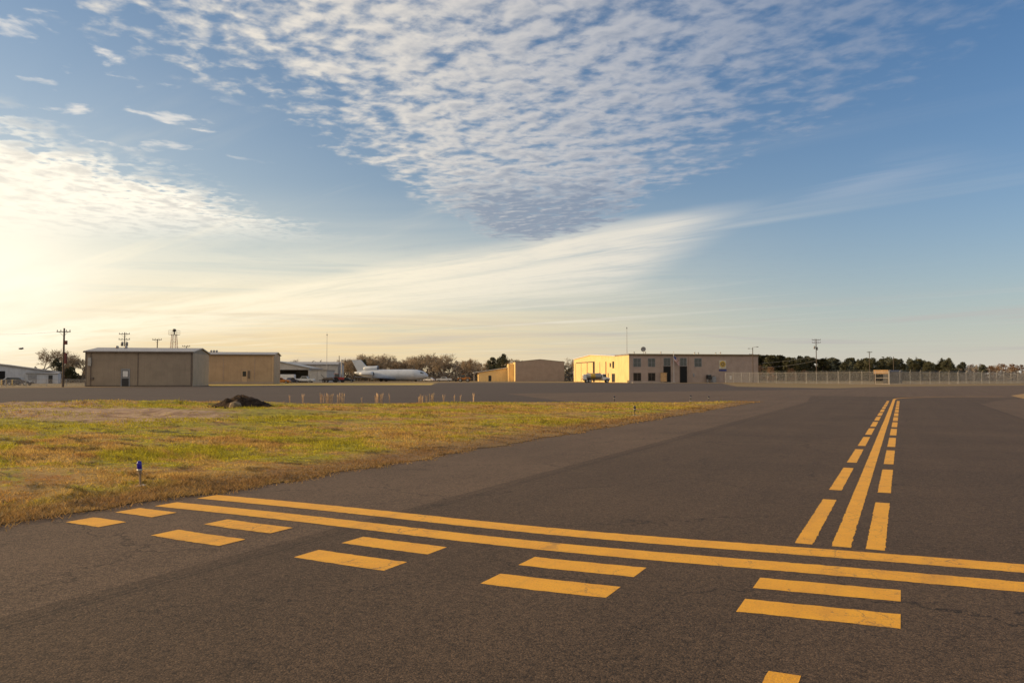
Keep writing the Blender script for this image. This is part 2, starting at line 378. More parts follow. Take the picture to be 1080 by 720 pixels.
dark_pts = [G(-420, 411.6), G(0, 409.05), G(90, 408.45), G(220, 407.05), G(330, 406.15), G(455, 406.05), G(462, 403.55), G(600, 403.45), G(760, 404.05), G(772, 407.5), (45, 104), (33.5, 95), (11.2, 80), (-.5, 72.7), (3.7, 45.6), (-20, 40), (-140, 22)]
taxi_sheet('apron_dark_strip', [W2T(q) for q in dark_pts], .0045, PAVE_A)
taxi_sheet('taxiway', [(-4.25, -60), (4.25, -60), (4.3, 43), (6, 52), (9, 60), (-6, 60), (-4.6, 43)], .005, PAVE_D)
PAINT = paint_mat()
# runway holding position marking: two solid and two dashed bars
hm = MB()
def bow(v, row):                                                  # the painted bars wander slightly
    return -.22 * math.exp(-((v + 2.3) / 2.5) ** 2) + (.06 * max(0, -5.3 - v) if row > 1 else 0)
def bar(x0, x1, c, row, w=.157):
    n_ = max(2, int((x1 - x0) / .05)); J = lambda: random.gauss(0, .0035)
    xs = [x0 + (x1 - x0) * i / n_ for i in range(n_ + 1)]
    hm.add([(x, c + bow(x, row) - w + J(), 0) for x in xs] + [(x, c + bow(x, row) + w + J(), 0) for x in xs], [(i, i + 1, n_ + 2 + i, n_ + 1 + i) for i in range(n_)])
bar(-7.15, 7.3, -.21, 0); bar(-7.12, 7.3, -.845, 1)
for row, c in ((2, -1.43), (3, -2.05)):
    for k in range(-4, 5):
        dv = .045 * min(2, max(0, -k))
        bar((-7.16 if row == 2 else -7.08) if k == -4 else k * 1.79 - .462 + dv, k * 1.79 + dv + (.53 if k == -4 else .455), c, row)
o = hm.build('hold_line_marking', PAINT); o.location = (TO[0], TO[1], .0062); o.rotation_euler = (0, 0, -TH); tag(o, kind='structure')
cm = MB()
def stripe(xa, xb, y0, y1, da=0.0, db=0.0):
    n_ = max(2, int(min(y1 - y0, 22) / .05)); J = lambda: random.gauss(0, .003)
    ys = [y0 + (y1 - y0) * i / n_ for i in range(n_ + 1)]
    cm.add([(xa + J(), y_ + (da if i in (0, n_) else 0), 0) for i, y_ in enumerate(ys)] + [(xb + J(), y_ + (db if i in (0, n_) else 0), 0) for i, y_ in enumerate(ys)], [(i, n_ + 1 + i, n_ + 2 + i, i + 1) for i in range(n_)])
stripe(-.085, .068, 0, 20); stripe(-.08, .072, 20, 52)
pts = []
for i in range(13):
    a = i / 12 * R(62); pts.append((14 * (1 - math.cos(a)), 52 + 14 * math.sin(a), a))
for (xa, ya, aa), (xb, yb, ab) in zip(pts[:-1], pts[1:]):
    cm.poly([(xa - .08 * math.cos(aa), ya + .08 * math.sin(aa)), (xa + .08 * math.cos(aa), ya - .08 * math.sin(aa)), (xb + .08 * math.cos(ab), yb - .08 * math.sin(ab)), (xb - .08 * math.cos(ab), yb + .08 * math.sin(ab))])
stripe(-.13, .02, -40, -3.3)
for k in range(13):
    for s in (-.31, .26):
        e = .006 * random.uniform(-1, 1); stripe(s - .075, s + .075, 3.73 * k, 3.73 * k + 2.83, e, -e)
o = cm.build('centreline_marking', PAINT); o.location = (TO[0], TO[1], .0062); o.rotation_euler = (0, 0, -TH); tag(o, kind='structure')

SOIL_C = G(75, 436); SOIL_T = W2T(SOIL_C)
# grass infield: a gently hummocky sheet in the taxiway frame
def fbm(x, y, seed=0):
    r = np.random.default_rng(seed); t = np.zeros_like(x)
    for o_ in range(14):
        fr = .35 * 1.42 ** o_; a = r.uniform(0, 2 * np.pi); ph = r.uniform(0, 6.28)
        t += np.sin((x * np.cos(a) + y * np.sin(a)) * fr + ph) / (1 + o_ * .45)
    return t / 3
def ufar(v): return 42 + (v + 7.2) * .66
def edge_wob(u): return -.32 * np.exp(-((u + 3.5) / 3.2) ** 2) - .04 + .06 * np.sin(u * 1.7) + .05 * np.sin(u * 4.1 + 1) + .04 * np.sin(u * 9.3 + 2)
def terrain(v, u):
    s = -7.22 - v; e = np.clip(np.minimum(s, (ufar(v) - u) * .8), 0, None)
    tap = 1 - np.exp(-e / .8)
    z = .012 + tap * (.05 + .06 * fbm(v, u, 3) + .04 * fbm(v * 2.7, u * 2.7, 5))
    # low grassy bank in front of the bare soil
    w = np.stack([TO[0] + v * math.cos(TH) + u * math.sin(TH), TO[1] - v * math.sin(TH) + u * math.cos(TH)])
    bank = np.exp(-((w[1] - (29.5 + .16 * (w[0] + 15))) / 1.3) ** 2) * np.clip((-w[0] - 6) / 6, 0, 1) * (.16 + .10 * fbm(w[0] * .9, w[1] * .9, 8))
    back = np.exp(-((w[1] - (41.3 + .13 * (w[0] + 15))) / 1.0) ** 2) * np.clip((-w[0] - 8) / 6, 0, 1) * (.14 + .10 * fbm(w[0] * .9, w[1] * .9, 9))
    return z + tap * (bank + back)
svals = np.concatenate([np.linspace(0, 1, 9)[:-1], np.linspace(1, 8, 36)[:-1], np.linspace(8, 40, 110)[:-1], np.linspace(40, 110, 30)])
tvals = np.linspace(0, 1, 380)
V, Tt = np.meshgrid(-7.22 - svals, tvals, indexing='ij')
U0 = -45.0; U = U0 + Tt * (ufar(V) - U0)
lead = np.clip(1 - (-7.22 - V) / 1.5, 0, 1)
Vw = V + edge_wob(U) * lead
Zt = terrain(V, U)
nr, nc = V.shape
me = bpy.data.meshes.new('grass_infield')
idx = np.arange(nr * nc).reshape(nr, nc)
faces = np.stack([idx[:-1, :-1], idx[:-1, 1:], idx[1:, 1:], idx[1:, :-1]], -1).reshape(-1, 4)
ok = np.ones(len(faces), bool)
me.from_pydata(np.stack([Vw, U, Zt], -1).reshape(-1, 3).tolist(), [], faces.tolist())
for p_ in me.polygons: p_.use_smooth = True
def soil_mask_nodes(g, flat):
    x, y, z = g.sep(flat)
    wx, wy = g.rot2(g.m('SUBTRACT', x, SOIL_T[0]), g.m('SUBTRACT', y, SOIL_T[1]), TH * -1)
    wob = g.m('MULTIPLY', g.m('SUBTRACT', g.noise(flat, .7, 5, .65), .5), 4.5)
    ax = g.m('DIVIDE', g.m('SUBTRACT', wx, 0), 11.5)
    ay = g.m('DIVIDE', g.m('ADD', g.m('SUBTRACT', wy, g.m('MULTIPLY', wx, .13)), wob), 4.2)
    r = g.m('ADD', g.m('MULTIPLY', ax, ax), g.m('MULTIPLY', ay, ay))
    return g.ss(r, 1.1, .75)
gmat, gnt, gg, gcol, gflat, gb = grass_mat('infield_turf', .62)
sm = soil_mask_nodes(gg, gflat)
soilc = gg.mix(gg.ss(gg.noise(gflat, 1.6, 5, .7), .35, .65), (.52, .36, .22), (.24, .145, .085))
gnt.links.new(gg.mix(sm, gcol, soilc), gb.inputs['Base Color'])
bpn = gg.n('ShaderNodeBump'); bpn.inputs['Distance'].default_value = .05; bpn.inputs['Strength'].default_value = .8
gnt.links.new(gg.noise(gflat, 11, 5, .75), bpn.inputs['Height']); gnt.links.new(bpn.outputs[0], gb.inputs['Normal'])
me.materials.append(gmat)
o = bpy.data.objects.new('grass_infield', me); COL.objects.link(o); o.location = (TO[0], TO[1], .0); o.rotation_euler = (0, 0, -TH)
tag(o, kind='structure')

def grass_blades():
    N = 560000
    # candidates spread evenly over the seen wedge in (bearing, 1/distance-ish)
    az_ = rng.uniform(R(-42), R(24), N); y_ = 6.5 * (52 / 6.5) ** (rng.uniform(0, 1, N) ** .9)
    X = np.tan(az_) * y_; Y = y_
    dx, dy = X - TO[0], Y - TO[1]
    v = dx * math.cos(TH) - dy * math.sin(TH); u = dx * math.sin(TH) + dy * math.cos(TH)
    k = (v < -7.13 + edge_wob(u) + .12 * rng.uniform(0, 1, N) ** 4 * 2) & (u < ufar(v) - .05)
    wx = (v - SOIL_T[0]) * math.cos(TH) + (u - SOIL_T[1]) * math.sin(-TH) * -1
    # thin out over the bare soil
    X_, Y_ = X - SOIL_C[0], Y - SOIL_C[1]
    r = (X_ / 11.5) ** 2 + ((Y_ - .13 * X_ + 1.6 * fbm(X * .8, Y * .8, 11)) / 4.0) ** 2
    k &= (r > 1.0) | (rng.uniform(0, 1, N) < .02)
    patch = fbm(v * .9, u * .9, 21)
    k &= rng.uniform(0, 1, N) < np.clip(.75 + .5 * patch, .25, 1)
    v, u, D = v[k], u[k], y_[k]; n = len(v)
    patch = patch[k]
    edge = np.clip(1 - (-7.2 - v) / 1.2, 0, 1)
    h = (.022 + .03 * rng.uniform(0, 1, n) ** 2 + .022 * np.clip(patch, 0, 1)) * (1 - .35 * edge) * np.clip(.85 + D / 90, .8, 1.3)
    tall = rng.uniform(0, 1, n) < .006; h[tall] *= 2.2; h *= np.clip(1 + 1.1 * fbm(v * 2.2, u * 2.2, 33), .45, 2.0)
    wdt = .003 + .00040 * D
    a = rng.uniform(0, 2 * np.pi, n); la = rng.uniform(0, 2 * np.pi, n); lean = h * rng.uniform(.3, 1.7, n)
    z = terrain(v, u) - .004
    P0 = np.stack([v - np.cos(a) * wdt, u - np.sin(a) * wdt, z], -1)
    P1 = np.stack([v + np.cos(a) * wdt, u + np.sin(a) * wdt, z], -1)
    P2 = np.stack([v + np.cos(la) * lean, u + np.sin(la) * lean, z + h], -1)
    vs = np.stack([P0, P1, P2], 1).reshape(-1, 3)
    me = bpy.data.meshes.new('grass'); me.vertices.add(3 * n); me.vertices.foreach_set('co', vs.astype(np.float32).ravel())
    me.loops.add(3 * n); me.loops.foreach_set('vertex_index', np.arange(3 * n, dtype=np.int32))
    me.polygons.add(n); me.polygons.foreach_set('loop_start', np.arange(0, 3 * n, 3, dtype=np.int32))
    me.update(calc_edges=True); me.validate()
    gm_, *_ = grass_mat('grass_blades', 1.02, True)
    me.materials.append(gm_)
    o = bpy.data.objects.new('grass', me); COL.objects.link(o); o.location = (TO[0], TO[1], 0); o.rotation_euler = (0, 0, -TH)
    tag(o, 'short dormant straw and green grass of the infield beside the taxiway', 'grass', kind='stuff')
grass_blades()
# far right grass corner and the verge before the perimeter fence are sheets of the same turf
vm_, *_ = grass_mat('verge_turf', .9)
def verge(name, pts, z=.012):
    o = MB().poly(pts).build(name, vm_); o.location.z = z; tag(o, kind='structure')
verge('grass_verge', [G(1066, 417.2), G(1084, 421.5), G(1500, 450), G(1500, 414), G(1084, 414.6)])
verge('grass_verge', [G(330, 406.05), G(455, 405.9), G(458, 404.0), G(330, 404.4), G(205, 404.9), G(225, 406.9)], .006)

# ------------------------------------------------------------------ materials
M = dict(
    tan=mat('tan_metal_siding', (.30, .235, .17), .55, .06, .6, ribs=.9, stain=.25),
    tan_dark=mat('bronze_trim', (.14, .105, .08), .5, .1),
    tan_pale=mat('pale_tan_siding', (.50, .35, .21), .55, .06, .6, ribs=.9, stain=.2),
    peach=mat('buff_metal_siding', (.40, .28, .175), .55, .06, .5, ribs=.9, stain=.25),
    yellow=mat('sunlit_cream_siding', (.80, .57, .25), .6, .05, .5, ribs=1.0, stain=.2),
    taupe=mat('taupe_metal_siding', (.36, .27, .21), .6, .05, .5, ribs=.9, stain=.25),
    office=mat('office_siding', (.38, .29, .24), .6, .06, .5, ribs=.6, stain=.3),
    roof=mat('galvanised_roof', (.30, .275, .25), .4, .1, .7, ribs=.8, stain=.3),
    white=mat('white_paint', (.72, .71, .69), .45, .06, 2, stain=.2),
    offwhite=mat('aged_white_siding', (.50, .47, .43), .6, .08, .7, ribs=.9, stain=.35),
    bluewhite=mat('bluish_white_siding', (.52, .54, .58), .55, .08, .7, ribs=.9, stain=.3),
    grey=mat('grey_paint', (.28, .28, .29), .5, .08, 2),
    galv=mat('galvanised_steel', (.42, .41, .39), .4, .1, 3, metal=.4),
    dark=mat('dark_paint', (.02, .02, .022), .4, .1, 3),
    black=mat('dark_interior', (.008, .008, .008), .9, .1, 3),
    glass=mat('window_glass', (.035, .045, .045), .08, .2, .6, spec=.7),
    tyre=mat('tyre_rubber', (.02, .02, .02), .85, .1, 6),
    wood=mat('weathered_pole_wood', (.10, .075, .055), .85, .2, 4, bump=.01, bscale=30),
    alu=mat('airliner_skin', (.47, .52, .59), .35, .05, .5, stain=.15),
    aluw=mat('airliner_wing_metal', (.20, .25, .34), .4, .08, .8),
    maroon=mat('maroon_paint', (.15, .035, .025), .5, .1, 2),
    red=mat('red_paint', (.35, .03, .025), .45, .1, 2),
    orange=mat('orange_paint', (.55, .20, .03), .5, .12, 2),
    gold=mat('gold_paint', (.55, .36, .05), .45, .1, 2),
    blue=mat('blue_paint', (.03, .05, .22), .5, .1, 2),
    navy=mat('navy_paint', (.014, .018, .04), .35, .1, 2),
    plywood=mat('tan_board', (.55, .34, .16), .7, .1, 2),
    soil=mat('dark_soil', (.055, .038, .027), .95, .4, 3, bump=.12, bscale=6, spec=.1),
    stone=mat('pale_stone', (.5, .45, .38), .9, .1, 3),
    yellowpaint=mat('bollard_yellow', (.62, .40, .06), .55, .1, 3),
)

# ------------------------------------------------------------------ building helpers
def gable_shell(root, wx, dy, eave, rise, ridge, wall, roof, over=.25, th=.16, peak=None, x0=0, y0=0):
    """closed gable body (wall part) and two roof slopes (roof part); ridge 'x' or 'y'"""
    if ridge == 'x':
        c = peak if peak is not None else dy / 2
        pr = [(y0, 0), (y0 + dy, 0), (y0 + dy, eave), (y0 + c, eave + rise), (y0, eave)]
        MB().prism(pr, x0, x0 + wx, 'x').build('wall', wall, root)
        lo, hi, a0, a1, ax = x0 - over, x0 + wx + over, y0, y0 + dy, 'x'; cc = y0 + c
    else:
        c = peak if peak is not None else wx / 2
        pr = [(x0, 0), (x0 + wx, 0), (x0 + wx, eave), (x0 + c, eave + rise), (x0, eave)]
        MB().prism(pr, y0, y0 + dy, 'y').build('wall', wall, root)
        lo, hi, a0, a1, ax = y0 - over, y0 + dy + over, x0, x0 + wx, 'y'; cc = x0 + c
    s0 = rise / max(cc - a0, .01); s1 = rise / max(a1 - cc, .01); e = .012
    pr = [(a0 - over, eave - over * s0 + e), (cc, eave + rise + e), (a1 + over, eave - over * s1 + e),
          (a1 + over, eave - over * s1 + th), (cc, eave + rise + th), (a0 - over, eave - over * s0 + th)]
    return MB().prism(pr, lo, hi, ax).build('roof', roof, root)
def window(root, x0, x1, z0, z1, y=0, frame=None, nx=2, nz=2, fr=.09):
    f = MB(); d = -.07
    f.box(x0, x1, y + d, y - .003, z0, z0 + fr); f.box(x0, x1, y + d, y - .003, z1 - fr, z1)
    f.box(x0, x0 + fr, y + d, y - .003, z0 + fr, z1 - fr); f.box(x1 - fr, x1, y + d, y - .003, z0 + fr, z1 - fr)
    for i in range(1, nx):
        c = x0 + (x1 - x0) * i / nx; f.box(c - .04, c + .04, y + d + .01, y - .003, z0 + fr, z1 - fr)
    for i in range(1, nz):
        c = z0 + (z1 - z0) * i / nz; f.box(x0 + fr, x1 - fr, y + d + .015, y - .006, c - .03, c + .03)
    w = f.build('window', frame or M['grey'], root)
    Box(x0 + fr * .5, x1 - fr * .5, y - .03, y - .004, z0 + fr * .5, z1 - fr * .5).build('pane', M['glass'], w)
    return w
def door(root, x0, x1, z1, y=0, m=None, trim=None, z0=0.0, lite=None):
    d = MB().box(x0, x1, y - .05, y - .003, z0 + .02, z1).build('door', m or M['grey'], root)
    f = MB(); f.box(x0 - .1, x0, y - .09, y - .002, z0 + .01, z1 + .1); f.box(x1, x1 + .1, y - .09, y - .002, z0 + .01, z1 + .1); f.box(x0, x1, y - .09, y - .002, z1, z1 + .1)
    f.build('frame', trim or M['dark'], d)
    MB().cyl((x1 - .12, y - .05, z0 + 1.02), (x1 - .12, y - .13, z0 + 1.02), .025, n=8).build('handle', M['galv'], d)
    if lite: MB().box(lite[0], lite[1], y - .065, y - .052, lite[2], lite[3]).build('pane', M['glass'], d)
    return d
def seams(root, xs, z0, z1, y=0, m=None, w=.07):
    for x in xs: Box(x - w, x + w, y - .045, y - .002, z0, z1).build('seam_trim', m or M['tan_dark'], root)
def gutter(root, x0, x1, z, y=0, m=None):
    return Box(x0, x1, y - .40, y - .255, z - .12, z + .05).build('gutter', m or M['tan_dark'], root)
def turbine_vent(root, x, y, z):
    MB().lathe([(.10, 0), (.10, .25), (.20, .28), (.28, .42), (.24, .58), (.06, .66)], 12, Matrix.Translation((x, y, z))).build('roof_vent', M['galv'], root, smooth=True)

# --- tan storage hangar on the left (6 m high, front almost square to us)
Y9 = R(9)
h1 = thing('storage_hangar', 'dull tan metal storage hangar nearest on the left, with a glazed pale door', 'hangar', (W(90, 128.6), 128.6, 0), Y9)
gable_shell(h1, 16.3, 12.5, 5.55, .75, 'x', M['tan'], M['roof'])
seams(h1, [7.95], .1, 5.5); seams(h1, [.1, 16.15], .05, 5.5, w=.12)
gutter(h1, -.25, 16.55, 5.55)
MB().box(.2, 16.1, -.03, -.004, .02, .22).build('base_trim', M['tan_dark'], h1)
d = door(h1, 5.5, 6.65, 2.75, m=M['grey'], trim=M['grey'], lite=(5.63, 6.52, 1.45, 2.6))
Box(5.55, 6.6, -.075, -.053, .05, 1.3).build('kick_panel', M['dark'], d)
Box(5.7, 6.45, -.09, -.067, 1.55, 2.5).build('white_panel', M['white'], d)  # white panel over the upper glass of the door
MB().tube([(.85, -.12, .2), (.85, -.12, 5.4)], .06, 8).build('downspout', M['tan_dark'], h1)
Box(.45, .95, -.32, -.003, 3.3, 4.6).build('meter_box', M['galv'], h1, .02)
Box(.95, 1.35, -.22, -.003, 1.1, 1.5).build('outlet_box', M['tan_dark'], h1, .02)
Box(16.32, 16.345, .1, 12.3, .05, 5.4).build('end_panel', M['tan_pale'], h1)
turbine_vent(h1, 3.0, 5.6, 6.1); turbine_vent(h1, 4.3, 5.9, 6.1)

# --- buff storage hangar behind it
h2x = W(288.9, 175)
h2 = thing('storage_hangar', 'buff metal storage hangar partly behind the nearest tan one', 'hangar', (h2x - 16.5 * math.cos(Y9), 175 - 16.5 * math.sin(Y9), 0), Y9)
gable_shell(h2, 16.5, 10.7, 6.35, .6, 'x', M['peach'], M['roof'])
seams(h2, [6.0, 12.5], .5, 6.3, m=M['taupe']); seams(h2, [16.3], .05, 6.3, m=M['tan_pale'], w=.14)
gutter(h2, -.25, 16.75, 6.35)
MB().box(.02, 16.48, -.06, -.004, .02, .55).build('base_trim', M['taupe'], h2)
door(h2, 9.8, 10.95, 3.0, m=M['tan_pale'], trim=M['taupe'], lite=(10.0, 10.75, 1.7, 2.8))
Box(11.15, 11.55, -.25, -.003, 1.3, 2.9).build('meter_box', M['tan_dark'], h2, .02)
for a in (2.4, 3.0, 3.6): turbine_vent(h2, a, 5.0, 6.85)

# --- open white hangar with black doorway
oy = 240.0
h3 = thing('open_hangar', 'off-white hangar with a low gable and a wide black open doorway', 'hangar', (W(256, oy), oy, 0), R(4))
ox0 = 0; owid = W(325.3, oy) - W(256, oy)
pk = W(290, oy) - W(256, oy); el, er = Z(388.5, oy), Z(381, oy)
# front wall built round the opening
op0, op1, opz = 5.0, owid - .3, Z(389.8, oy)
fw = MB().prism([(0, opz), (owid, opz), (owid, el), (pk, er), (0, el)], 0, .3)
fw.box(0, op0, 0, .3, 0, opz - .001); fw.box(op1, owid, 0, .3, 0, opz - .001)
fw.box(0, .3, .31, 22, 0, el - .05); fw.box(owid - .3, owid, .31, 22, 0, el - .05); fw.box(.31, owid - .31, 21.7, 22, 0, el - .05)
fw.build('wall', M['offwhite'], h3)
MB().prism([(-.4, el + .01), (pk, er + .012), (owid + .4, el - .02), (owid + .4, el + .2), (pk, er + .22), (-.4, el + .2)], -.4, 22.3).build('roof', M['roof'], h3)
Box(.35, owid - .35, .4, 21.6, .02, .05).build('hangar_floor', M['dark'], h3)
Box(op0 - .1, op1 + .1, -.12, -.004, opz, opz + .18).build('door_rail', M['offwhite'], h3)
lw = W(343.5, oy) - W(325.3, oy)
lt = MB().box(owid + .005, owid + lw, .1, 16, 0, el - .55).build('lean_to', M['offwhite'], h3)
MB().prism([(owid + .42, el - .52), (owid + lw + .3, el - .54), (owid + lw + .3, el - .36), (owid + .42, el - .34)], -.15, 16.2).build('lean_to_roof', M['roof'], h3)
seams(h3, [owid + lw * .45], .2, el - .7, .1, M['roof'], .04)

gy = 266.0
gw = thing('warehouse', 'plain grey flat-fronted warehouse rising behind the open white hangar', 'warehouse', (W(300, gy), gy, 0), R(5))
gw_w = W(355.8, gy) - W(300, gy)
gable_shell(gw, gw_w, 16, Z(384.3, gy), .9, 'x', M['offwhite'], M['roof'])
seams(gw, [5, 10, 14.2], .2, Z(385, gy), m=M['roof'], w=.05)
gutter(gw, -.2, gw_w + .2, Z(384.3, gy), m=M['grey'])

# --- bluish white workshop at far left
by = 190.0
WA = R(24); ww = 24.6; by = 198.0
wk = thing('workshop', 'bluish white metal workshop at the far left, with a low lean-to', 'workshop', (W(57, by) - ww * math.cos(WA), by - ww * math.sin(WA), 0), WA)
gable_shell(wk, ww, 18, Z(392.6, by), Z(384.6, by) - Z(392.6, by), 'y', M['bluewhite'], M['roof'], .35, .3)
lx0, lx1 = ww - 5.4, ww + 1.2
Box(lx0, lx1, -3, -.01, 0, 2.35).build('lean_to', M['bluewhite'], wk)
MB().prism([(-3.3, 2.36), (-.02, 2.65), (-.02, 2.8), (-3.3, 2.5)], lx0 - .2, lx1 + .2, 'x').build('lean_to_roof', M['roof'], wk)
Box(lx0 + .3, lx0 + 2.2, -3.05, -3.003, .05, 2.1).build('roller_door', M['grey'], wk)
Box(lx0 + 4.6, lx0 + 5.5, -3.05, -3.003, .05, 2.0).build('door', M['dark'], wk)
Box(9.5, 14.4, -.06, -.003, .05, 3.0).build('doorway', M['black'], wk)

# --- middle hangar, gable end to us, with low sunlit wings on its left
my = 302.0
mh = thing('gable_hangar', 'taupe gable-ended hangar with low cream sunlit wings, standing alone mid-field', 'hangar', (W(543.5, my), my, 0), R(4))
mw = W(595.5, my) - W(543.5, my)
gable_shell(mh, mw, 30, Z(381.6, my), Z(379, my) - Z(381.6, my), 'y', M['taupe'], M['roof'], .12, .14)
# long left wall, its sunlight put into a brighter cream colour
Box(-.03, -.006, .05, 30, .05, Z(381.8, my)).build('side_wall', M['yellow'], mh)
seams(mh, [.12, mw - .12], .05, Z(382, my), m=M['taupe'], w=.1)
seams(mh, [mw * .33, mw * .66], .05, Z(381.5, my), m=M['taupe'], w=.03)
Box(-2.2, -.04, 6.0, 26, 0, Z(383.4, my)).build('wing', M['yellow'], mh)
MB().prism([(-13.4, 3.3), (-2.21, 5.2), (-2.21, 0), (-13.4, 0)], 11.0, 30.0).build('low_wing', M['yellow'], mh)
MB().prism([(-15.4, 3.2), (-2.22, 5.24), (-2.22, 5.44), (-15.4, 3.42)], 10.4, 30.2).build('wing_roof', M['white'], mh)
for yy in (11, 20): Box(-15.2, -15.0, yy, yy + .2, 0, 3.2).build('canopy_post', M['galv'], mh)
Box(-9.6, -8.5, 10.94, 10.995, .05, 2.2).build('door', M['dark'], mh)

# --- terminal office with the cream hangar behind it
TY = R(11); ty = 225.0; tx = W(663.5, ty)
of_h = 7.75; ofw = 39.0
off = thing('terminal_office', 'two-storey taupe office block with flat roof, dark doors and a round emblem', 'office building', (tx, ty, 0), TY)
MB().box(0, ofw, 0, 12, 0, of_h).build('wall', M['office'], off)
Box(-.035, -.006, .0, 12, .05, of_h - .1).build('side_wall', M['yellow'], off)  # sunlight on this end is put into its brighter colour
Box(-.2, ofw + .2, -.25, 12.2, of_h + .004, of_h + .34).build('roof', M['roof'], off)
Box(-.16, ofw + .16, -.3, -.252, of_h - .12, of_h + .3).build('fascia', mat('bronze_fascia', (.16, .11, .05), .5, .1), off)
def opx(px):   # position along the office front seen at that column
    r = (px - 540) / F; return (r * ty - tx) / (math.cos(TY) - r * math.sin(TY))
def oz(py, x): return Z(py, ty + x * math.sin(TY))
for a, b in ((667.8, 676), (683.3, 691), (732.2, 740)):
    x0, x1 = opx(a), opx(b); window(off, x0, x1, oz(386.8, x0), oz(377.6, x0))
for a, b in ((667.8, 676), (683.3, 691)):
    x0, x1 = opx(a), opx(b); w_ = window(off, x0, x1, oz(401.6, x0), oz(393, x0), frame=M['tan_dark'], nz=1)
    w_.children[0].data.materials[0] = mat('dim_room_glass', (.022, .015, .010), .25, .4, .5, spec=.3)
for a, b in ((699.8, 707), (717, 724.2)):
    x0, x1 = opx(a), opx(b)
    window(off, x0, x1, oz(385.9, x0), oz(377.2, x0), nx=2, nz=1)
    door(off, x0, x1, oz(386.4, x0), m=M['black'], trim=M['tan_dark'])
seams(off, [opx(728.6), opx(763), opx(697)], .1, of_h - .2, m=M['office'], w=.06)
MB().box(opx(726.2), opx(726.9), -.14, -.004, .3, of_h - .3).build('downspout', M['office'], off)
Box(opx(730.6), opx(732), -.3, -.003, 1.7, 2.6).build('meter_box', M['grey'], off, .02)
for a in (672, 684, 700.5, 736.5, 740.5, 759, 764): 
    x = opx(a); MB().cyl((x, 2.5, of_h + .34), (x, 2.5, of_h + random.uniform(.7, 1.5)), .12, n=8).lathe([(.2, 0), (.28, .08), (.05, .2)], 8, Matrix.Translation((x, 2.5, of_h + .75))).build('roof_vent', M['galv'], off)
Box(.3, 13, -2.2, -.02, .01, .14).build('kerb_planter', M['stone'], off)

sgx = opx(758.3); sgw = opx(765.6) - sgx
sg = thing('emblem_sign', 'square white sign with round gold emblem and blue caption bar on the office wall', 'sign', (tx, ty, 0), TY)
Box(sgx, sgx + sgw, -.12, -.004, oz(388.6, sgx), oz(380, sgx)).build('panel', mat('cream_sign_face', (.56, .52, .42), .5, .06, 2), sg)
cz = (oz(388.6, sgx) + oz(380, sgx)) / 2 + .1; cxs = sgx + sgw / 2
gear = []
for i in range(48):
    t = 2 * math.pi * i / 48; rg = .96 if (i // 2) % 2 == 0 else .84; gear.append((cxs + rg * math.cos(t), cz + rg * math.sin(t)))
MB().prism(gear, -.162, -.121).build('emblem', M['gold'], sg)
MB().lathe([(.52, 0), (.52, .012)], 20, Matrix.Translation((cxs, -.163, cz)) @ Matrix.Rotation(R(90), 4, 'X')).build('emblem_ring', M['tan_dark'], sg)
MB().lathe([(.26, 0), (.26, .012)], 16, Matrix.Translation((cxs, -.177, cz)) @ Matrix.Rotation(R(90), 4, 'X')).build('emblem_hub', M['gold'], sg)
Box(sgx - .1, sgx + sgw + .1, -.12, -.004, oz(391.2, sgx), oz(389.4, sgx)).build('caption_bar', M['blue'], sg)

hg = thing('hangar', 'sunlit cream hangar with broad low gable and sliding doors, behind the office', 'hangar', (tx - 12.05 * math.sin(TY), ty + 12.05 * math.cos(TY), 0), TY)
gable_shell(hg, 30, 46, 7.7, 1.0, 'x', M['yellow'], M['white'], .3, .22, peak=25)
# its long gable faces left: door leaves, tracks and the open slot stand on x = 0
def side(y0, y1, z0, z1, name, m, t=.08): return Box(-t, -.004, y0, y1, z0, z1).build(name, m, hg)
side(21.0, 42.5, 6.35, 6.6, 'door_track', M['tan_dark'], .25)
for y0, y1 in ((9.2, 14.8), (15.1, 20.4), (22.6, 28.4), (29.4, 36.0), (36.2, 43.0)):
    side(y0, y1, .06, 6.3, 'sliding_door', M['yellow'], .14)
side(20.6, 22.5, .06, 6.3, 'door_gap', M['black'], .05)
for yy in (9.0, 14.95, 20.5, 28.9, 36.1, 43.2): Box(-.17, -.141, yy - .16, yy + .16, .1, 6.3).build('seam_trim', M['tan_dark'], hg)
for y0, y1, z0, z1 in ((1.2, 2.8, 4.2, 6.2), (4.2, 5.4, 4.6, 5.8), (6.6, 7.2, 1, 2.8)):
    side(y0, y1, z0, z1, 'window', M['glass'], .06)
side(.5, 3.4, .1, 2.6, 'door', M['dark'], .07)

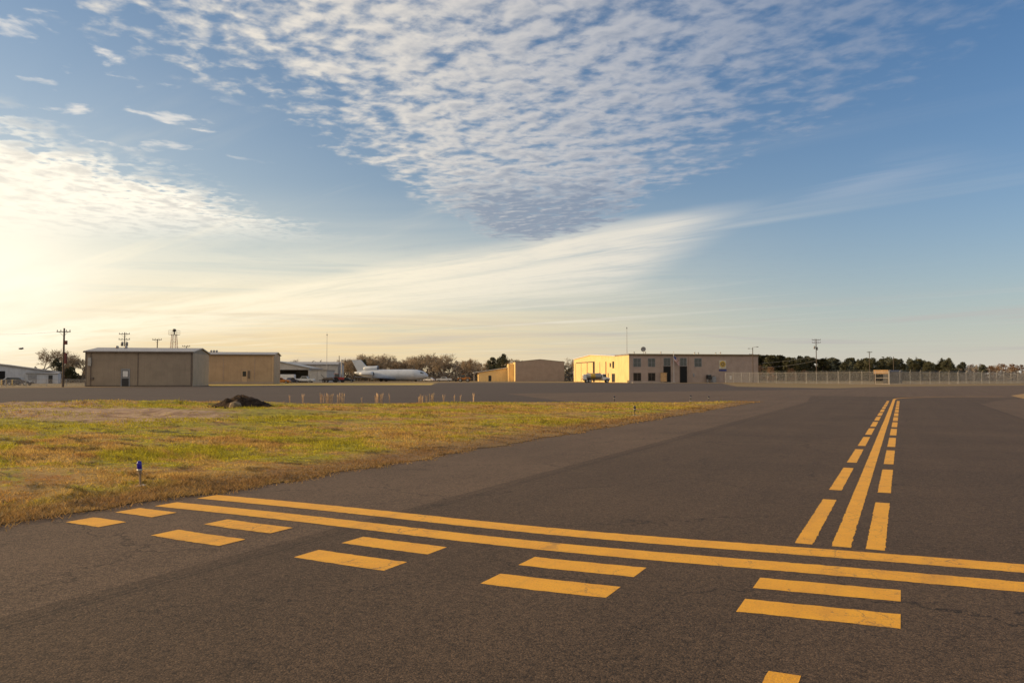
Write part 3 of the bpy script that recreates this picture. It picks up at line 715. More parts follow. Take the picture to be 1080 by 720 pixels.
# ------------------------------------------------------------------ chain-link fences
def ribbon(mb, a, b, w):
    a, b = Vector(a), Vector(b); ax = (b - a).normalized(); s = Vector((0, 0, 1)) if abs(ax.z) < .8 else Vector((1, 0, 0))
    q = ax.cross(s).normalized() * w; r = ax.cross(q).normalized() * w
    mb.add([a + q, a - q * .5 + r * .87, a - q * .5 - r * .87, b + q, b - q * .5 + r * .87, b - q * .5 - r * .87], [(0, 1, 4, 3), (1, 2, 5, 4), (2, 0, 3, 5)])
def fence(label, pts, h, spacing, mesh_step=.11, wire=.008, barb=True, gate=None, post_r=.04):
    fr = thing('chain_link_fence', label, 'fence', (pts[0][0], pts[0][1], 0))
    O_ = Vector((pts[0][0], pts[0][1], 0))
    rail = MB(); fab = MB(); bw = MB()
    pm = M['galv']; plen = 0
    for (a, b) in zip(pts[:-1], pts[1:]):
        a, b = Vector((*a, 0)) - O_, Vector((*b, 0)) - O_; L = (b - a).length; dr = (b - a) / L
        nn = max(1, round(L / spacing)); out = Vector((-dr.y, dr.x, 0))
        for i in range(nn):
            q = a + dr * (L * i / nn); big = i == 0
            pp = MB().cyl(q, q + Vector((0, 0, h + .06)), post_r * (1.5 if big else 1), n=8)
            if barb: pp.cyl(q + Vector((0, 0, h + .05)), q + Vector((0, 0, h + .38)) - out * .22, .025, n=6)
            pp.build('post', pm, fr)
        up = Vector((0, 0, h))
        for zz in ((h, .025), (.12, .008)): rail.cyl(a + Vector((0, 0, zz[0])), b + Vector((0, 0, zz[0])), zz[1], n=6)
        k = int(L / mesh_step)
        for i in range(-int(h / mesh_step), k + 1):
            s0, s1 = i * mesh_step, i * mesh_step + h - .1
            for flip in (0, 1):
                t0, t1 = max(s0, 0), min(s1, L)
                if t1 <= t0: continue
                z0, z1 = .05 + (t0 - s0), .05 + (t1 - s0)
                if flip: z0, z1 = h - z0 + .05, h - z1 + .05
                A, B = a + dr * t0, a + dr * t1; A.z, B.z = z0, z1; ribbon(fab, A, B, wire)
        if barb:
            for j in range(3):
                f_ = (j + 1) / 3; offv = Vector((0, 0, h + .05 + .33 * f_)) - out * .22 * f_
                ribbon(bw, a + offv, b + offv, .006)
    rail.build('top_rail', pm, fr); fab.build('wire_mesh', M['galv'], fr)
    if barb: bw.build('barbed_wire', pm, fr)
    return fr
fp = [(W(765, 222), 222), (W(850, 190), 190), (W(922, 168), 168)]
fence('galvanised chain-link perimeter fence running from the office to the gate', fp, 2.62, 3.6)
fp2 = [(W(937.5, 165), 165), (W(1010, 180), 180), (W(1080, 200), 200), (W(1260, 238), 238)]
fence('galvanised chain-link perimeter fence running right from the gate', fp2, 2.62, 3.6)
ga, gb_ = Vector((W(922.6, 167.6), 167.6, 0)), Vector((W(937, 165.2), 165.2, 0))
gt = thing('fence_gate', 'pale steel-framed chain-link gate with middle rail in the perimeter fence', 'gate', tuple(ga), math.atan2(gb_.y - ga.y, gb_.x - ga.x))
gl = (gb_ - ga).length
fm = MB()
for zz in (.12, 1.35, 2.55): fm.cyl((.06, 0, zz), (gl - .06, 0, zz), .04, n=8)
for xx in (.06, gl - .06): fm.cyl((xx, 0, .05), (xx, 0, 2.8), .06, n=8)
fm.build('gate_frame', mat('pale_steel', (.38, .34, .30), .5, .1, 3), gt)
fb = MB()
for i in range(-22, int(gl / .11)):
    for fl in (0, 1):
        s0 = i * .11; t0, t1 = max(.06, s0), min(gl - .06, s0 + 2.4)
        if t1 <= t0: continue
        z0, z1 = .13 + t0 - s0, .13 + t1 - s0
        if fl: z0, z1 = 2.66 - z0, 2.66 - z1
        ribbon(fb, (t0, 0, z0), (t1, 0, z1), .0035)
fb.build('wire_mesh', M['galv'], gt)
fence('low chain-link fence in front of the bluish workshop', [(W(-60, 121), 121), (W(91, 127), 127)], 1.15, 2.6, .09, .006, False, post_r=.05)

# ------------------------------------------------------------------ poles, masts, tower
def util_pole(label, px, Y, topy, arms, trans=0, rz=0.0, r=.14, lamp=False, group=None, boxes=()):
    h = Z(topy, Y); x = W(px, Y)
    t = thing('utility_pole', label, 'utility pole', (x, Y, 0), rz, group)
    MB().cyl((0, 0, 0), (0, 0, h), r, r * .72, 10).build('pole', M['wood'], t)
    for zz, wd in arms:
        a = MB().box(-wd / 2, wd / 2, -.22, -.11, h - zz - .06, h - zz + .06)
        a.cyl((-wd * .3, -.17, h - zz - .06), (0, -.14, h - zz - .7), .02, n=5).cyl((wd * .3, -.17, h - zz - .06), (0, -.14, h - zz - .7), .02, n=5)
        ao = a.build('crossarm', M['wood'], t)
        ins = MB()
        for q in (-.46, -.2, .2, .46): ins.lathe([(.03, 0), (.08, .06), (.05, .14), (.07, .2), (.02, .26)], 8, Matrix.Translation((q * wd, -.165, h - zz + .06)))
        ins.build('insulator', M['grey'], ao)
    for k in range(trans):
        sx = (-.5, .5, 0)[k]
        MB().lathe([(.05, 0), (.26, .03), (.27, .75), (.2, .85), (.05, .9)], 12, Matrix.Translation((sx, -.05 if sx else -.45, h - 2.95))).build('transformer', M['grey'], t, smooth=True)
    for (zz, hh, c) in boxes:
        Box(r * .8, r * .8 + .35, -.15, .15, h - zz - hh, h - zz).build('switch_box', M[c], t, .02)
    if lamp:
        lm = MB().tube([(0, 0, h - .1), (.5, 0, h + .12), (1.15, 0, h + .15)], .035, 6).build('lamp_arm', M['galv'], t)
        MB().box(.95, 1.6, -.14, .14, h + .05, h + .22).build('lamp_head', M['grey'], lm, .04)
        lm = MB().tube([(0, 0, h - .5), (-.5, 0, h - .35), (-.9, 0, h - .33)], .035, 6).build('lamp_arm', M['galv'], t)
        MB().box(-1.35, -.8, -.14, .14, h - .42, h - .26).build('lamp_head', M['grey'], lm, .04)
    return t, h
util_pole('tall wooden utility pole with one crossarm, left of the nearest tan hangar', 67, 123, 346, ((.55, 2.1),), boxes=((1.9, .6, 'maroon'), (3.8, 1.6, 'maroon')), r=.17)
util_pole('wooden pole with two crossarms and transformers behind the nearest tan hangar', 131, 172, 350.3, ((.4, 2.3), (1.55, 2.4)), 2)
util_pole('wooden pole with one plain crossarm, left of the beacon tower', 165.6, 182, 357.5, ((.15, 2.1),))
util_pole('short wooden pole with one crossarm, right of the beacon tower', 196.3, 205, 364.8, ((.1, 2.0),))
util_pole('wooden utility pole with two crossarms and a transformer behind the fence', 861, 236, 357.3, ((.3, 2.6), (1.1, 2.6)), 1, boxes=((2.4, .9, 'grey'),))
util_pole('thin wooden pole with a small side arm in front of the pines', 917, 265, 370.4, ((.3, 1.7),), r=.13)
util_pole('bare wooden pole behind the fence right of the gate', 942.3, 250, 376, (), r=.13)
util_pole('floodlight pole with two lamps at the right end of the office', 794, 224, 366.2, (), lamp=True, r=.13)
util_pole('plain dark pole right of the grey warehouse', 357.7, 268, 375, (), r=.14)
pp = thing('marker_post', 'short pale post beside the plain dark pole', 'post', (W(360.4, 262), 262, 0))
MB().cyl((0, 0, 0), (0, 0, Z(380, 262)), .2, .16, 8).build('post', M['stone'], pp); MB().lathe([(.24, 0), (.2, .3)], 8, Matrix.Translation((0, 0, Z(380, 262)))).build('cap', M['galv'], pp)

def mast(label, px, Y, topy, z0=0, guy=False):
    h = Z(topy, Y); t = thing('antenna_mast', label, 'antenna', (W(px, Y), Y, z0))
    MB().cyl((0, 0, 0), (0, 0, (h - z0) * .93), .085, .05, 8).build('pole', M['galv'], t)
    MB().cyl((0, 0, (h - z0) * .93), (0, 0, h - z0), .03, .02, 6).box(-.12, .12, -.12, .12, (h - z0) * .93 - .15, (h - z0) * .93 + .25).build('antenna', M['grey'], t)
    MB().box(-.25, .25, -.25, .25, 0, .12).build('base_plate', M['galv'], t)
    return t
mast('tall thin antenna mast beside the grey warehouse', 344.7, 252, 349.5)
mast('slender antenna mast on the left end of the office roof', 661.3, 232, 344, of_h + .34)
MB_ = None
twY = 186; tw = thing('beacon_tower', 'lattice airport beacon tower with platform showing above the tan hangar roof', 'tower', (W(183.3, twY), twY, 0))
th = Z(353, twY); lat = MB(); bw_, tw_ = 1.15, .42
cs = [(-1, -1), (1, -1), (1, 1), (-1, 1)]
for sx, sy in cs: MB().cyl((sx * bw_, sy * bw_, 0), (sx * tw_, sy * tw_, th), .05, n=6).build('leg', M['red'], tw)
for i in range(7):
    f0, f1 = i / 7, (i + 1) / 7; a0 = bw_ + (tw_ - bw_) * f0; a1 = bw_ + (tw_ - bw_) * f1
    for k in range(4):
        (x0, y0), (x1, y1) = cs[k], cs[(k + 1) % 4]
        lat.cyl((x0 * a0, y0 * a0, th * f0), (x1 * a1, y1 * a1, th * f1), .025, n=5); lat.cyl((x1 * a0, y1 * a0, th * f0), (x0 * a1, y0 * a1, th * f1), .025, n=5)
        lat.cyl((x0 * a1, y0 * a1, th * f1), (x1 * a1, y1 * a1, th * f1), .025, n=5)
lat.build('bracing', M['galv'], tw)
pl = MB().box(-.95, .95, -.95, .95, th, th + .08)
pl.build('platform', M['galv'], tw)
rl = MB()
for k in range(4):
    (x0, y0), (x1, y1) = cs[k], cs[(k + 1) % 4]
    for zz in (.5, 1.0): rl.cyl((x0 * .93, y0 * .93, th + zz), (x1 * .93, y1 * .93, th + zz), .025, n=5)
    rl.cyl((x0 * .93, y0 * .93, th + .08), (x0 * .93, y0 * .93, th + 1.0), .03, n=5)
rl.build('railing', M['galv'], tw)
MB().cyl((0, 0, th + .08), (0, 0, th + .75), .14, n=10).lathe([(.2, .7), (.36, .78), (.4, 1.05), (.36, 1.3), (.15, 1.38)], 14, Matrix.Translation((0, 0, th))).build('beacon_lamp', M['dark'], tw, smooth=True)

def wire(label, a, b, sag, r=.012):
    mb = MB(); a, b = Vector(a), Vector(b); pts = []
    for i in range(17):
        t = i / 16; q = a.lerp(b, t); q.z -= sag * 4 * t * (1 - t); pts.append(q - a)
    mb.tube(pts, r, 5); o = mb.build('overhead_wire', mat('wire_metal', (.35, .33, .3), .5, .05, metal=.3), None); o.location = a
    tag(o, label, 'wire')
wire('pale service wire sloping from the fence pole down towards the office, upper one', (W(861, 236), 236, Z(376, 236)), (W(803, 240), 240, Z(383, 240)), .2, .03)
wire('pale service wire sloping from the fence pole down towards the office, lower one', (W(861, 236), 236, Z(380, 236)), (W(794.6, 243), 243, Z(387.3, 243)), .6, .03)
wire('thin dark power line leaving the tall pole at the left towards the frame edge', (W(65, 123), 123, Z(349.5, 123)), (W(-140, 118), 118, Z(344, 118)), .8)

# flagpole, dish and things outside the office
fpx, fY = 710.6, 226.5
flg = thing('flagpole', 'white flagpole in front of the office between the two dark doors', 'flagpole', (W(fpx, fY), fY, 0))
fh = Z(371.3, fY)
MB().cyl((0, 0, 0), (0, 0, fh), .07, .045, 10).build('pole', M['white'], flg); MB().lathe([(.02, 0), (.09, .08), (.02, .18)], 10, Matrix.Translation((0, 0, fh))).build('finial', M['gold'], flg)
def flag():
    root = thing('flag', 'limp flag with red and white stripes and dark blue canton on the flagpole', 'flag', (W(fpx, fY) + .07, fY, Z(374.5, fY)))
    def cloth(x0, x1, z0, z1, name, m, yo=0):
        mb = MB(); vs = []; nx = 14; 
        for i in range(nx + 1):
            t = x0 + (x1 - x0) * i / nx
            for zz in (z0, z1): vs.append((t * .78, .16 * math.sin(t * 7.0) * t + yo, zz - t * .95 - .1 * math.sin(t * 5)))
        n2 = len(vs); back = [(a, b + .012, c) for a, b, c in vs]
        mb.add(vs + back, [(2 * i, 2 * i + 2, 2 * i + 3, 2 * i + 1) for i in range(nx)] + [(n2 + 2 * i, n2 + 2 * i + 1, n2 + 2 * i + 3, n2 + 2 * i + 2) for i in range(nx)])
        mb.build(name, m, root)
    hgt = 1.35
    for k in range(13):
        z1 = -k * hgt / 13; z0 = z1 - hgt / 13
        cloth(.78 if k < 7 else 0, 2.0, z0, z1, 'stripe', M['red'] if k % 2 == 0 else M['white'])
    cloth(0, .78, -7 * hgt / 13, 0, 'canton', M['blue'])
flag()
dY = 229.0; ds = thing('satellite_dish', 'round grey satellite dish on the office roof', 'satellite dish', (W(678.7, dY), dY, of_h + .34))
MB().cyl((0, 0, 0), (0, 0, 1.0), .07, n=8).build('mount', M['galv'], ds)
Md = Matrix.Translation((0, .1, Z(368.2, dY) - of_h - .34)) @ Matrix.Rotation(R(105), 4, 'X')
MB().lathe([(.05, -.28), (.35, -.24), (.7, -.12), (.72, -.1), (.68, -.08), (.33, -.19), (.05, -.23)], 24, Md).build('dish', M['grey'], ds, smooth=True)
MB().cyl(Md @ Vector((0, -.6, -.1)), Md @ Vector((0, 0, .5)), .025, n=6).box(*[c for q in zip(Md @ Vector((0, 0, .5)) - Vector((.07, .07, .07)), Md @ Vector((0, 0, .5)) + Vector((.07, .07, .07))) for c in q]).build('feed_arm', M['galv'], ds)
bY = 226.0
bb = thing('notice_cabinet', 'sunlit tan wooden cabinet standing before the left dark door of the office', 'cabinet', (W(697.4, bY), bY, 0), TY - R(50))
bw2 = 1.75
Box(0, bw2, -.5, 0, .25, Z(393.2, bY)).build('cabinet_body', M['plywood'], bb, .03); Box(-.1, bw2 + .1, -.6, .1, Z(393.2, bY) + .003, Z(393.2, bY) + .1).build('cabinet_top', M['plywood'], bb, .02)
for a in (.06, bw2 - .16): Box(a, a + .1, -.3, -.2, 0, .248).build('leg', M['tan_dark'], bb)
Box(.12, bw2 - .12, -.54, -.503, 1.1, Z(394, bY)).build('door_panel', M['plywood'], bb)
for i, (a, lab) in enumerate(((716.6, 'pale round planter pot left of the right-hand dark door'), (721.8, 'pale round planter pot at the foot of the right-hand dark door'))):
    q = thing('planter_pot', lab, 'planter', (W(a, 229), 229, 0))
    MB().lathe([(.34, 0), (.46, .5), (.5, .55), (.42, .58)], 14).build('pot', M['stone'], q, smooth=True); MB().lathe([(.4, .585), (.3, .62), (.05, .68)], 12).build('soil', M['soil'], q)
q = thing('air_conditioner', 'dark air conditioning unit against the office wall near the emblem', 'air conditioner', (W(746.2, 228), 228, .0), TY)
Box(0, 1.15, 0, 1.0, 1.0, 2.2).build('casing', M['dark'], q, .04); MB().lathe([(.42, 0), (.42, .1), (.1, .16)], 14, Matrix.Translation((.58, .5, 2.2))).build('fan_guard', M['galv'], q); MB().box(.05, .15, .05, .95, 0, .998).box(1.0, 1.1, .05, .95, 0, .998).build('stand', M['galv'], q)
q = thing('air_conditioner', 'grey-blue air conditioning unit just right of the dark one', 'air conditioner', (W(751.0, 229), 229, 0), TY)
Box(0, 1.2, 0, .9, .1, 1.75).build('casing', M['grey'], q, .04); MB().lathe([(.4, 0), (.4, .1), (.1, .16)], 14, Matrix.Translation((.6, .45, 1.75))).build('fan_guard', M['dark'], q); Box(.05, 1.15, .05, .85, 0, .098).build('pad', M['stone'], q)
q = thing('fence_sign', 'small white sign on the fence next to the office corner', 'sign', (W(769.3, 220.6), 220.6, 1.0))
Box(0, .55, -.06, -.03, 0, .95).build('panel', M['white'], q); MB().cyl((.27, 0, -1), (.27, 0, 1.0), .03, n=6).build('post', M['galv'], q)

# things beyond the gate
q = thing('site_board', 'orange-tan board on posts catching sun behind the gate', 'board', (W(921, 185), 185, 0), R(-26))
bl = 3.1
Box(0, bl, -.12, 0, Z(394.2, 185), Z(390, 185)).build('panel', M['plywood'], q)
for a in (.15, bl - .25): Box(a, a + .1, .003, .1, 0, Z(390.5, 185)).build('post', M['wood'], q)
q = thing('storage_shed', 'grey metal shed behind the fence just right of the gate', 'shed', (W(937.6, 205), 205, 0), R(4))
gable_shell(q, W(951.5, 205) - W(937.6, 205), 3.0, Z(392, 205), .35, 'x', mat('dull_grey_metal', (.04, .04, .044), .6, .1), mat('dull_grey_roof', (.05, .05, .054), .6, .1), .12, .1)
door(q, .5, 1.5, 2.0, m=MATS['dull_grey_metal'])

# ------------------------------------------------------------------ airfield lights, stakes, soil heap, tufts
BLUE = mat('blue_glass_lens', (.012, .012, .30), .12, .1, 3)
DLENS = mat('dark_glass_lens', (.012, .012, .03), .2, .1, 3)
def edge_light(label, px, py, lens=None):
    lens = lens or DLENS
    x, y = G(px, py); v, u = W2T((x, y))
    if v < -7.2: x, y = G(px, py, float(terrain(np.array([v]), np.array([u]))[0])); v, u = W2T((x, y))
    z = float(terrain(np.array([v]), np.array([u]))[0]) if v < -7.2 else .01
    t = thing('taxiway_light', label, 'taxiway light', (x, y, z), 0, 'taxiway edge lights in the grass')
    MB().cyl((0, 0, -.03), (0, 0, .006), .10, .09, 14).build('base', M['stone'], t)
    MB().cyl((0, 0, .01), (0, 0, .2), .018, n=10).cyl((0, 0, .17), (0, 0, .2), .035, n=10).build('stem', mat('stem_paint', (.26, .18, .11), .6, .1) if lens is BLUE else M['dark'], t)
    MB().lathe([(.028, .2), (.044, .215), (.046, .235), (.03, .24)], 14).build('fitting', M['galv'], t, smooth=True)
    MB().lathe([(.036, .236), (.041, .25), (.041, .315), (.036, .335), (.022, .35), (.004, .356)], 16).build('lens', lens, t, smooth=True)
    return t
t = edge_light('blue glass taxiway light in the grass beside the hold line, nearest one', 148, 511, BLUE)
t.scale = (.74, .74, .9); t.rotation_euler = (R(2), R(-3), 0)
edge_light('small dark taxiway light on the grass near the taxiway edge, in line with the office', 669.5, 437.6)
edge_light('small dark taxiway light at the back of the grass right of the fuel truck', 648, 424.6)
edge_light('small taxiway light second from the far tip of the grass', 728.5, 422.5)
edge_light('small dark taxiway light nearest the far tip of the grass', 747.5, 423.8)

def soil_heap():
    x, y = G(253, 431); t = MB(); n_, m_ = 46, 24; vs = []; r_ = random.Random(4)
    for j in range(m_ + 1):
        for i in range(n_ + 1):
            a = i / n_ * 2 - 1; b = j / m_ * 2 - 1
            q = (a + .08) / (.92 if a < -.08 else 1.08)
            h = .54 * max(0, 1 - abs(q) ** 1.35) ** .9 * max(0, 1 - (b / max(.25, 1 - .6 * abs(q))) ** 2) ** .7
            n3 = math.sin(a * 9 + 2 * math.sin(b * 5)) * math.sin(b * 8 + 1.5 + 2 * math.sin(a * 6))
            h *= 1 + .13 * n3 + .07 * math.sin(a * 23 + b * 17); h += .022 * r_.uniform(-1, 1) if h > .02 else 0
            vs.append((a * 1.55, b * .95, max(h, 0) - .02))
    t.add(vs, [(j * (n_ + 1) + i, j * (n_ + 1) + i + 1, (j + 1) * (n_ + 1) + i + 1, (j + 1) * (n_ + 1) + i) for j in range(m_) for i in range(n_)])
    for _ in range(60):
        a = r_.uniform(0, 6.28); q = r_.uniform(.75, 1.25); w_ = r_.uniform(.02, .07); X0, Y0 = math.cos(a) * 1.5 * q, math.sin(a) * .95 * q
        t.lathe([(w_ * .5, -.02), (w_, w_ * .5), (w_ * .5, w_ * 1.1)], 5, Matrix.Translation((X0, Y0, r_.uniform(0, .02))) @ Matrix.Rotation(a, 4, 'Z'))
    o = t.build('soil_heap', M['soil'], None); o.location = (x, y + .4, .06)
    tag(o, 'low heap of dark soil at the back of the grass', 'soil heap')
    o = MB().lathe([(.25, -.1), (.30, .05), (.24, .24), (.1, .33), (.02, .35)], 9).build('stone', mat('buff_stone', (.20, .155, .10), .95, .3, 6, bump=.05, bscale=9), None, smooth=True)
    o.location = (x + .05, y - .75, .08); o.scale = (1.0, .8, .85); tag(o, 'pale rounded stone half buried in front of the dark soil heap', 'stone')
soil_heap()
TUFT = mat('dry_reed_stalks', (.64, .45, .28), .85, .2, 8)
def tuft_mesh(seed, n_, h, spread):
    r_ = random.Random(seed); mb = MB()
    for _ in range(n_):
        a = r_.uniform(0, 6.28); q = r_.uniform(0, spread); x, y = q * math.cos(a), q * math.sin(a)
        hh = h * r_.uniform(.4, 1); l = r_.uniform(0, .09) * hh; b = r_.uniform(0, 6.28); w = .009
        mx, my = x + math.cos(a) * l * .4, y + math.sin(a) * l * .4; tx_, ty_ = x + math.cos(a) * l, y + math.sin(a) * l
        dx, dy = math.cos(b) * w, math.sin(b) * w
        mb.add([(x - dx, y - dy, -.03), (x + dx, y + dy, -.03), (mx + dx, my + dy, hh * .6), (mx - dx, my - dy, hh * .6), (tx_ + dx * 2, ty_ + dy * 2, hh * .88), (tx_ - dx * 2, ty_ - dy * 2, hh * .88), (tx_, ty_, hh)], [(0, 1, 2, 3), (3, 2, 4, 5), (5, 4, 6)])
    return mb
tl = [(305.5, 1, .5), (319.5, 1, .6), (339.5, 0, .62), (345.5, 0, .6), (349, 0, .55), (356.5, 0, .6), (361, 0, .62), (381.5, 1, .35), (397.8, 0, .62), (401.5, 0, .6), (411, 1, .62), (442, 1, .4), (444.8, 0, .55), (449.5, 1, .5), (455.2, 0, .62), (468, 1, .55), (479.3, 1, .5), (485.5, 1, .52), (499.3, 1, .66)]
base_t = {}
tdesc = {0: 'thick tuft of tan reeds', 1: 'thin wisp of tan reeds'}
for i, (px, kind, h) in enumerate(tl):
    x, y = G(px, 425.3); 
    if kind not in base_t:
        o = tuft_mesh(kind + 3, 20 if kind == 0 else 7, .55, .11 if kind == 0 else .04).build('reed_tuft', TUFT); base_t[kind] = o
    else: o = base_t[kind].copy(); COL.objects.link(o)
    o.location = (x, y, .06); o.scale = (1, 1, h / .60); o.rotation_euler = (0, 0, i * 1.3)
    nth = 'first second third fourth fifth sixth seventh eighth ninth tenth eleventh twelfth thirteenth fourteenth fifteenth sixteenth seventeenth eighteenth nineteenth'.split()[i]
    tag(o, f'{tdesc[kind]} behind the grass, {nth} of its row from the soil heap', 'reed tuft', 'dry reeds along the back of the grass')

# ------------------------------------------------------------------ aircraft
def airliner():
    Yp = 292.0; t = thing('jet_airliner', 'white tri-jet airliner with swept fin and no tailplane, parked before the trees', 'airliner', (W(412, Yp), Yp, 0), R(-10))
    Lf = 28.2; zc_ = Z(395.3, Yp); rr = 1.95
    # fuselage along +x (nose), lathe round x
    prof = [(.12, -Lf / 2 + .2), (.55, -Lf / 2 + 1.4), (1.15, -Lf / 2 + 4), (1.7, -Lf / 2 + 7), (rr, -Lf / 2 + 10), (rr, Lf / 2 - 6), (1.86, Lf / 2 - 4.3), (1.6, Lf / 2 - 2.7), (1.18, Lf / 2 - 1.3), (.72, Lf / 2 - .5), (.3, Lf / 2 - .1), (.05, Lf / 2)]
    mb = MB(); n_ = 28; vs = []
    for r, x in prof:
        lift = .9 * max(0, (-x - (Lf / 2 - 10)) / 10) ** 1.2; drop = -.35 * max(0, (x - (Lf / 2 - 4)) / 4) ** 1.5
        for i in range(n_):
            a = 2 * math.pi * i / n_; vs.append((x, math.cos(a) * r, zc_ + math.sin(a) * r * 1.03 + lift + drop))
    m_ = len(prof)
    mb.add(vs, [(k * n_ + i, k * n_ + (i + 1) % n_, (k + 1) * n_ + (i + 1) % n_, (k + 1) * n_ + i) for k in range(m_ - 1) for i in range(n_)] + [tuple(range(n_))[::-1], tuple(range((m_ - 1) * n_, m_ * n_))])
    fz = mb.build('fuselage', M['alu'], t, smooth=True)
    # belly fairing
    MB().lathe([(.2, -6.5), (1.5, -5), (1.75, 0), (1.5, 4), (.2, 5.5)], 20, Matrix.Translation((-1.5, 0, zc_ - .95)) @ Matrix.Rotation(R(90), 4, 'Y'), sy=1.1, sx=.65).build('belly_fairing', M['aluw'], t, smooth=True)
    # fin
    zt = Z(379.2, Yp); b = zc_ + 1.6
    pr = [(-Lf / 2 + 1.7, b - .6), (-Lf / 2 + 7.6, b + .3), (-Lf / 2 + 5.0, b + 1.5), (-Lf / 2 + 2.8, zt), (-Lf / 2 - .7, zt - .1)]
    MB().prism(pr, -.22, .22).build('fin', M['alu'], t, .06)
    # centre intake over the rear fuselage
    MB().lathe([(.5, 0), (.85, .6), (.9, 3.0), (1.0, 5.2), (.98, 5.4), (.8, 5.4)], 18, Matrix.Translation((-Lf / 2 + 3.9, 0, b + .72)) @ Matrix.Rotation(R(90), 4, 'Y')).build('centre_intake', M['alu'], t, smooth=True)
    MB().lathe([(.79, 0), (.79, .03)], 16, Matrix.Translation((-Lf / 2 + 9.28, 0, b + .72)) @ Matrix.Rotation(R(90), 4, 'Y')).build('intake_mouth', M['dark'], t)
    for s in (-1, 1):
        e = MB().lathe([(.42, 0), (.6, 1.2), (.78, 2.6), (.82, 4.4), (.74, 5.2), (.62, 5.25)], 16, Matrix.Translation((-Lf / 2 + 3.2, s * 2.35, zc_ + .45)) @ Matrix.Rotation(R(90), 4, 'Y')).build('engine', M['alu'], t, smooth=True)
        MB().lathe([(.6, 0), (.6, .03)], 14, Matrix.Translation((-Lf / 2 + 8.44, s * 2.35, zc_ + .45)) @ Matrix.Rotation(R(90), 4, 'Y')).build('engine_intake', M['dark'], e)
        Box(-Lf / 2 + 4.3, -Lf / 2 + 7.4, min(s * 1.2, s * 1.9), max(s * 1.2, s * 1.9), zc_ + .35, zc_ + .6).build('engine_pylon', M['alu'], t)
        # swept low wing
        pr = [(3.2, s * 1.4), (-2.6, s * 1.4), (-8.6, s * 12.5), (-10.2, s * 12.5), (-7.6, s * 1.4)]
        pr = [(2.6, s * 1.2), (-7.4, s * 12.2), (-9.4, s * 12.2), (-5.2, s * 4.5), (-5.4, s * 1.2)]
        w_ = MB(); nn = len(pr)
        def dz(y): return zc_ - 1.35 + abs(y) * .055
        vs = [(x, y, dz(y) + .16 * (1.3 - abs(y) / 14)) for x, y in pr] + [(x, y, dz(y) - .16 * (1.3 - abs(y) / 14)) for x, y in pr]
        w_.add(vs, [tuple(range(nn)), tuple(range(nn, 2 * nn))[::-1]] + [(i, (i + 1) % nn, nn + (i + 1) % nn, nn + i) for i in range(nn)])
        w_.build('wing', M['aluw'], t)
        # main gear
        MB().cyl((-2.6, s * 2.7, .5), (-2.6, s * 2.5, zc_ - 1.3), .14, n=8).build('gear_leg', M['galv'], t)
        for q in (-.32, .32): MB().cyl((-2.6, s * 2.7 + q - .16, .55), (-2.6, s * 2.7 + q + .16, .55), .55, n=16).build('wheel', M['tyre'], t)
        # cockpit windows
        for k, (x0, x1) in enumerate(((Lf / 2 - 2.55, Lf / 2 - 1.95), (Lf / 2 - 1.85, Lf / 2 - 1.3))):
            rA, rB = (1.55, 1.36) if k == 0 else (1.36, 1.12)
            pts_ = []
            for x, r in ((x0, rA), (x1, rB)):
                dr_ = -.35 * max(0, (x - (Lf / 2 - 4)) / 4) ** 1.5
                for a in (R(24), R(48)): pts_.append((x, s * math.cos(a) * (r + .05), zc_ + math.sin(a) * (r + .05) * 1.03 + dr_))
            MB().add(pts_, [(0, 1, 3, 2)]).build('cockpit_window', M['glass'], t)
        Box(Lf / 2 - 5.6, Lf / 2 - 4.75, min(s * 1.9, s * 1.975), max(s * 1.9, s * 1.975), zc_ - .5, zc_ + .45).build('cabin_door', M['alu'], t)
    MB().cyl((Lf / 2 - 4.6, 0, .4), (Lf / 2 - 4.6, 0, zc_ - 1.5), .12, n=8).build('gear_leg', M['galv'], t)
    for q in (-.25, .25): MB().cyl((Lf / 2 - 4.6, q - .1, .4), (Lf / 2 - 4.6, q + .1, .4), .4, n=14).build('wheel', M['tyre'], t)
airliner()

# ------------------------------------------------------------------ vehicles (x forward, z up)
def wheels(t, xs, tr, r=.36, w=.24):
    for x in xs:
        for s in (-1, 1):
            wl = MB().lathe([(r * .62, -w / 2), (r * .95, -w / 2), (r, -w * .3), (r, w * .3), (r * .95, w / 2), (r * .62, w / 2)], 18, Matrix.Translation((x, s * tr, r)) @ Matrix.Rotation(R(90), 4, 'X')).build('wheel', M['tyre'], t, smooth=True)
            MB().lathe([(r * .58, -w / 2 - .012), (r * .6, -w / 2 + .02), (r * .6, w / 2 - .02), (r * .58, w / 2 + .012)], 14, Matrix.Translation((x, s * tr, r)) @ Matrix.Rotation(R(90), 4, 'X')).build('rim', M['galv'], wl)
def body_prism(t, prof, wd, m, name='body', bevel=.05): return MB().prism(prof, -wd / 2, wd / 2).build(name, m, t, bevel)
def lamps(t, xf, xr, wd, z):
    for s in (-1, 1):
        Box(xf - .02, xf + .03, s * wd * .38 - .13, s * wd * .38 + .13, z - .08, z + .09).build('headlight', M['white'], t)
        Box(xr - .03, xr + .02, s * wd * .4 - .1, s * wd * .4 + .1, z - .08, z + .12).build('tail_light', M['red'], t)
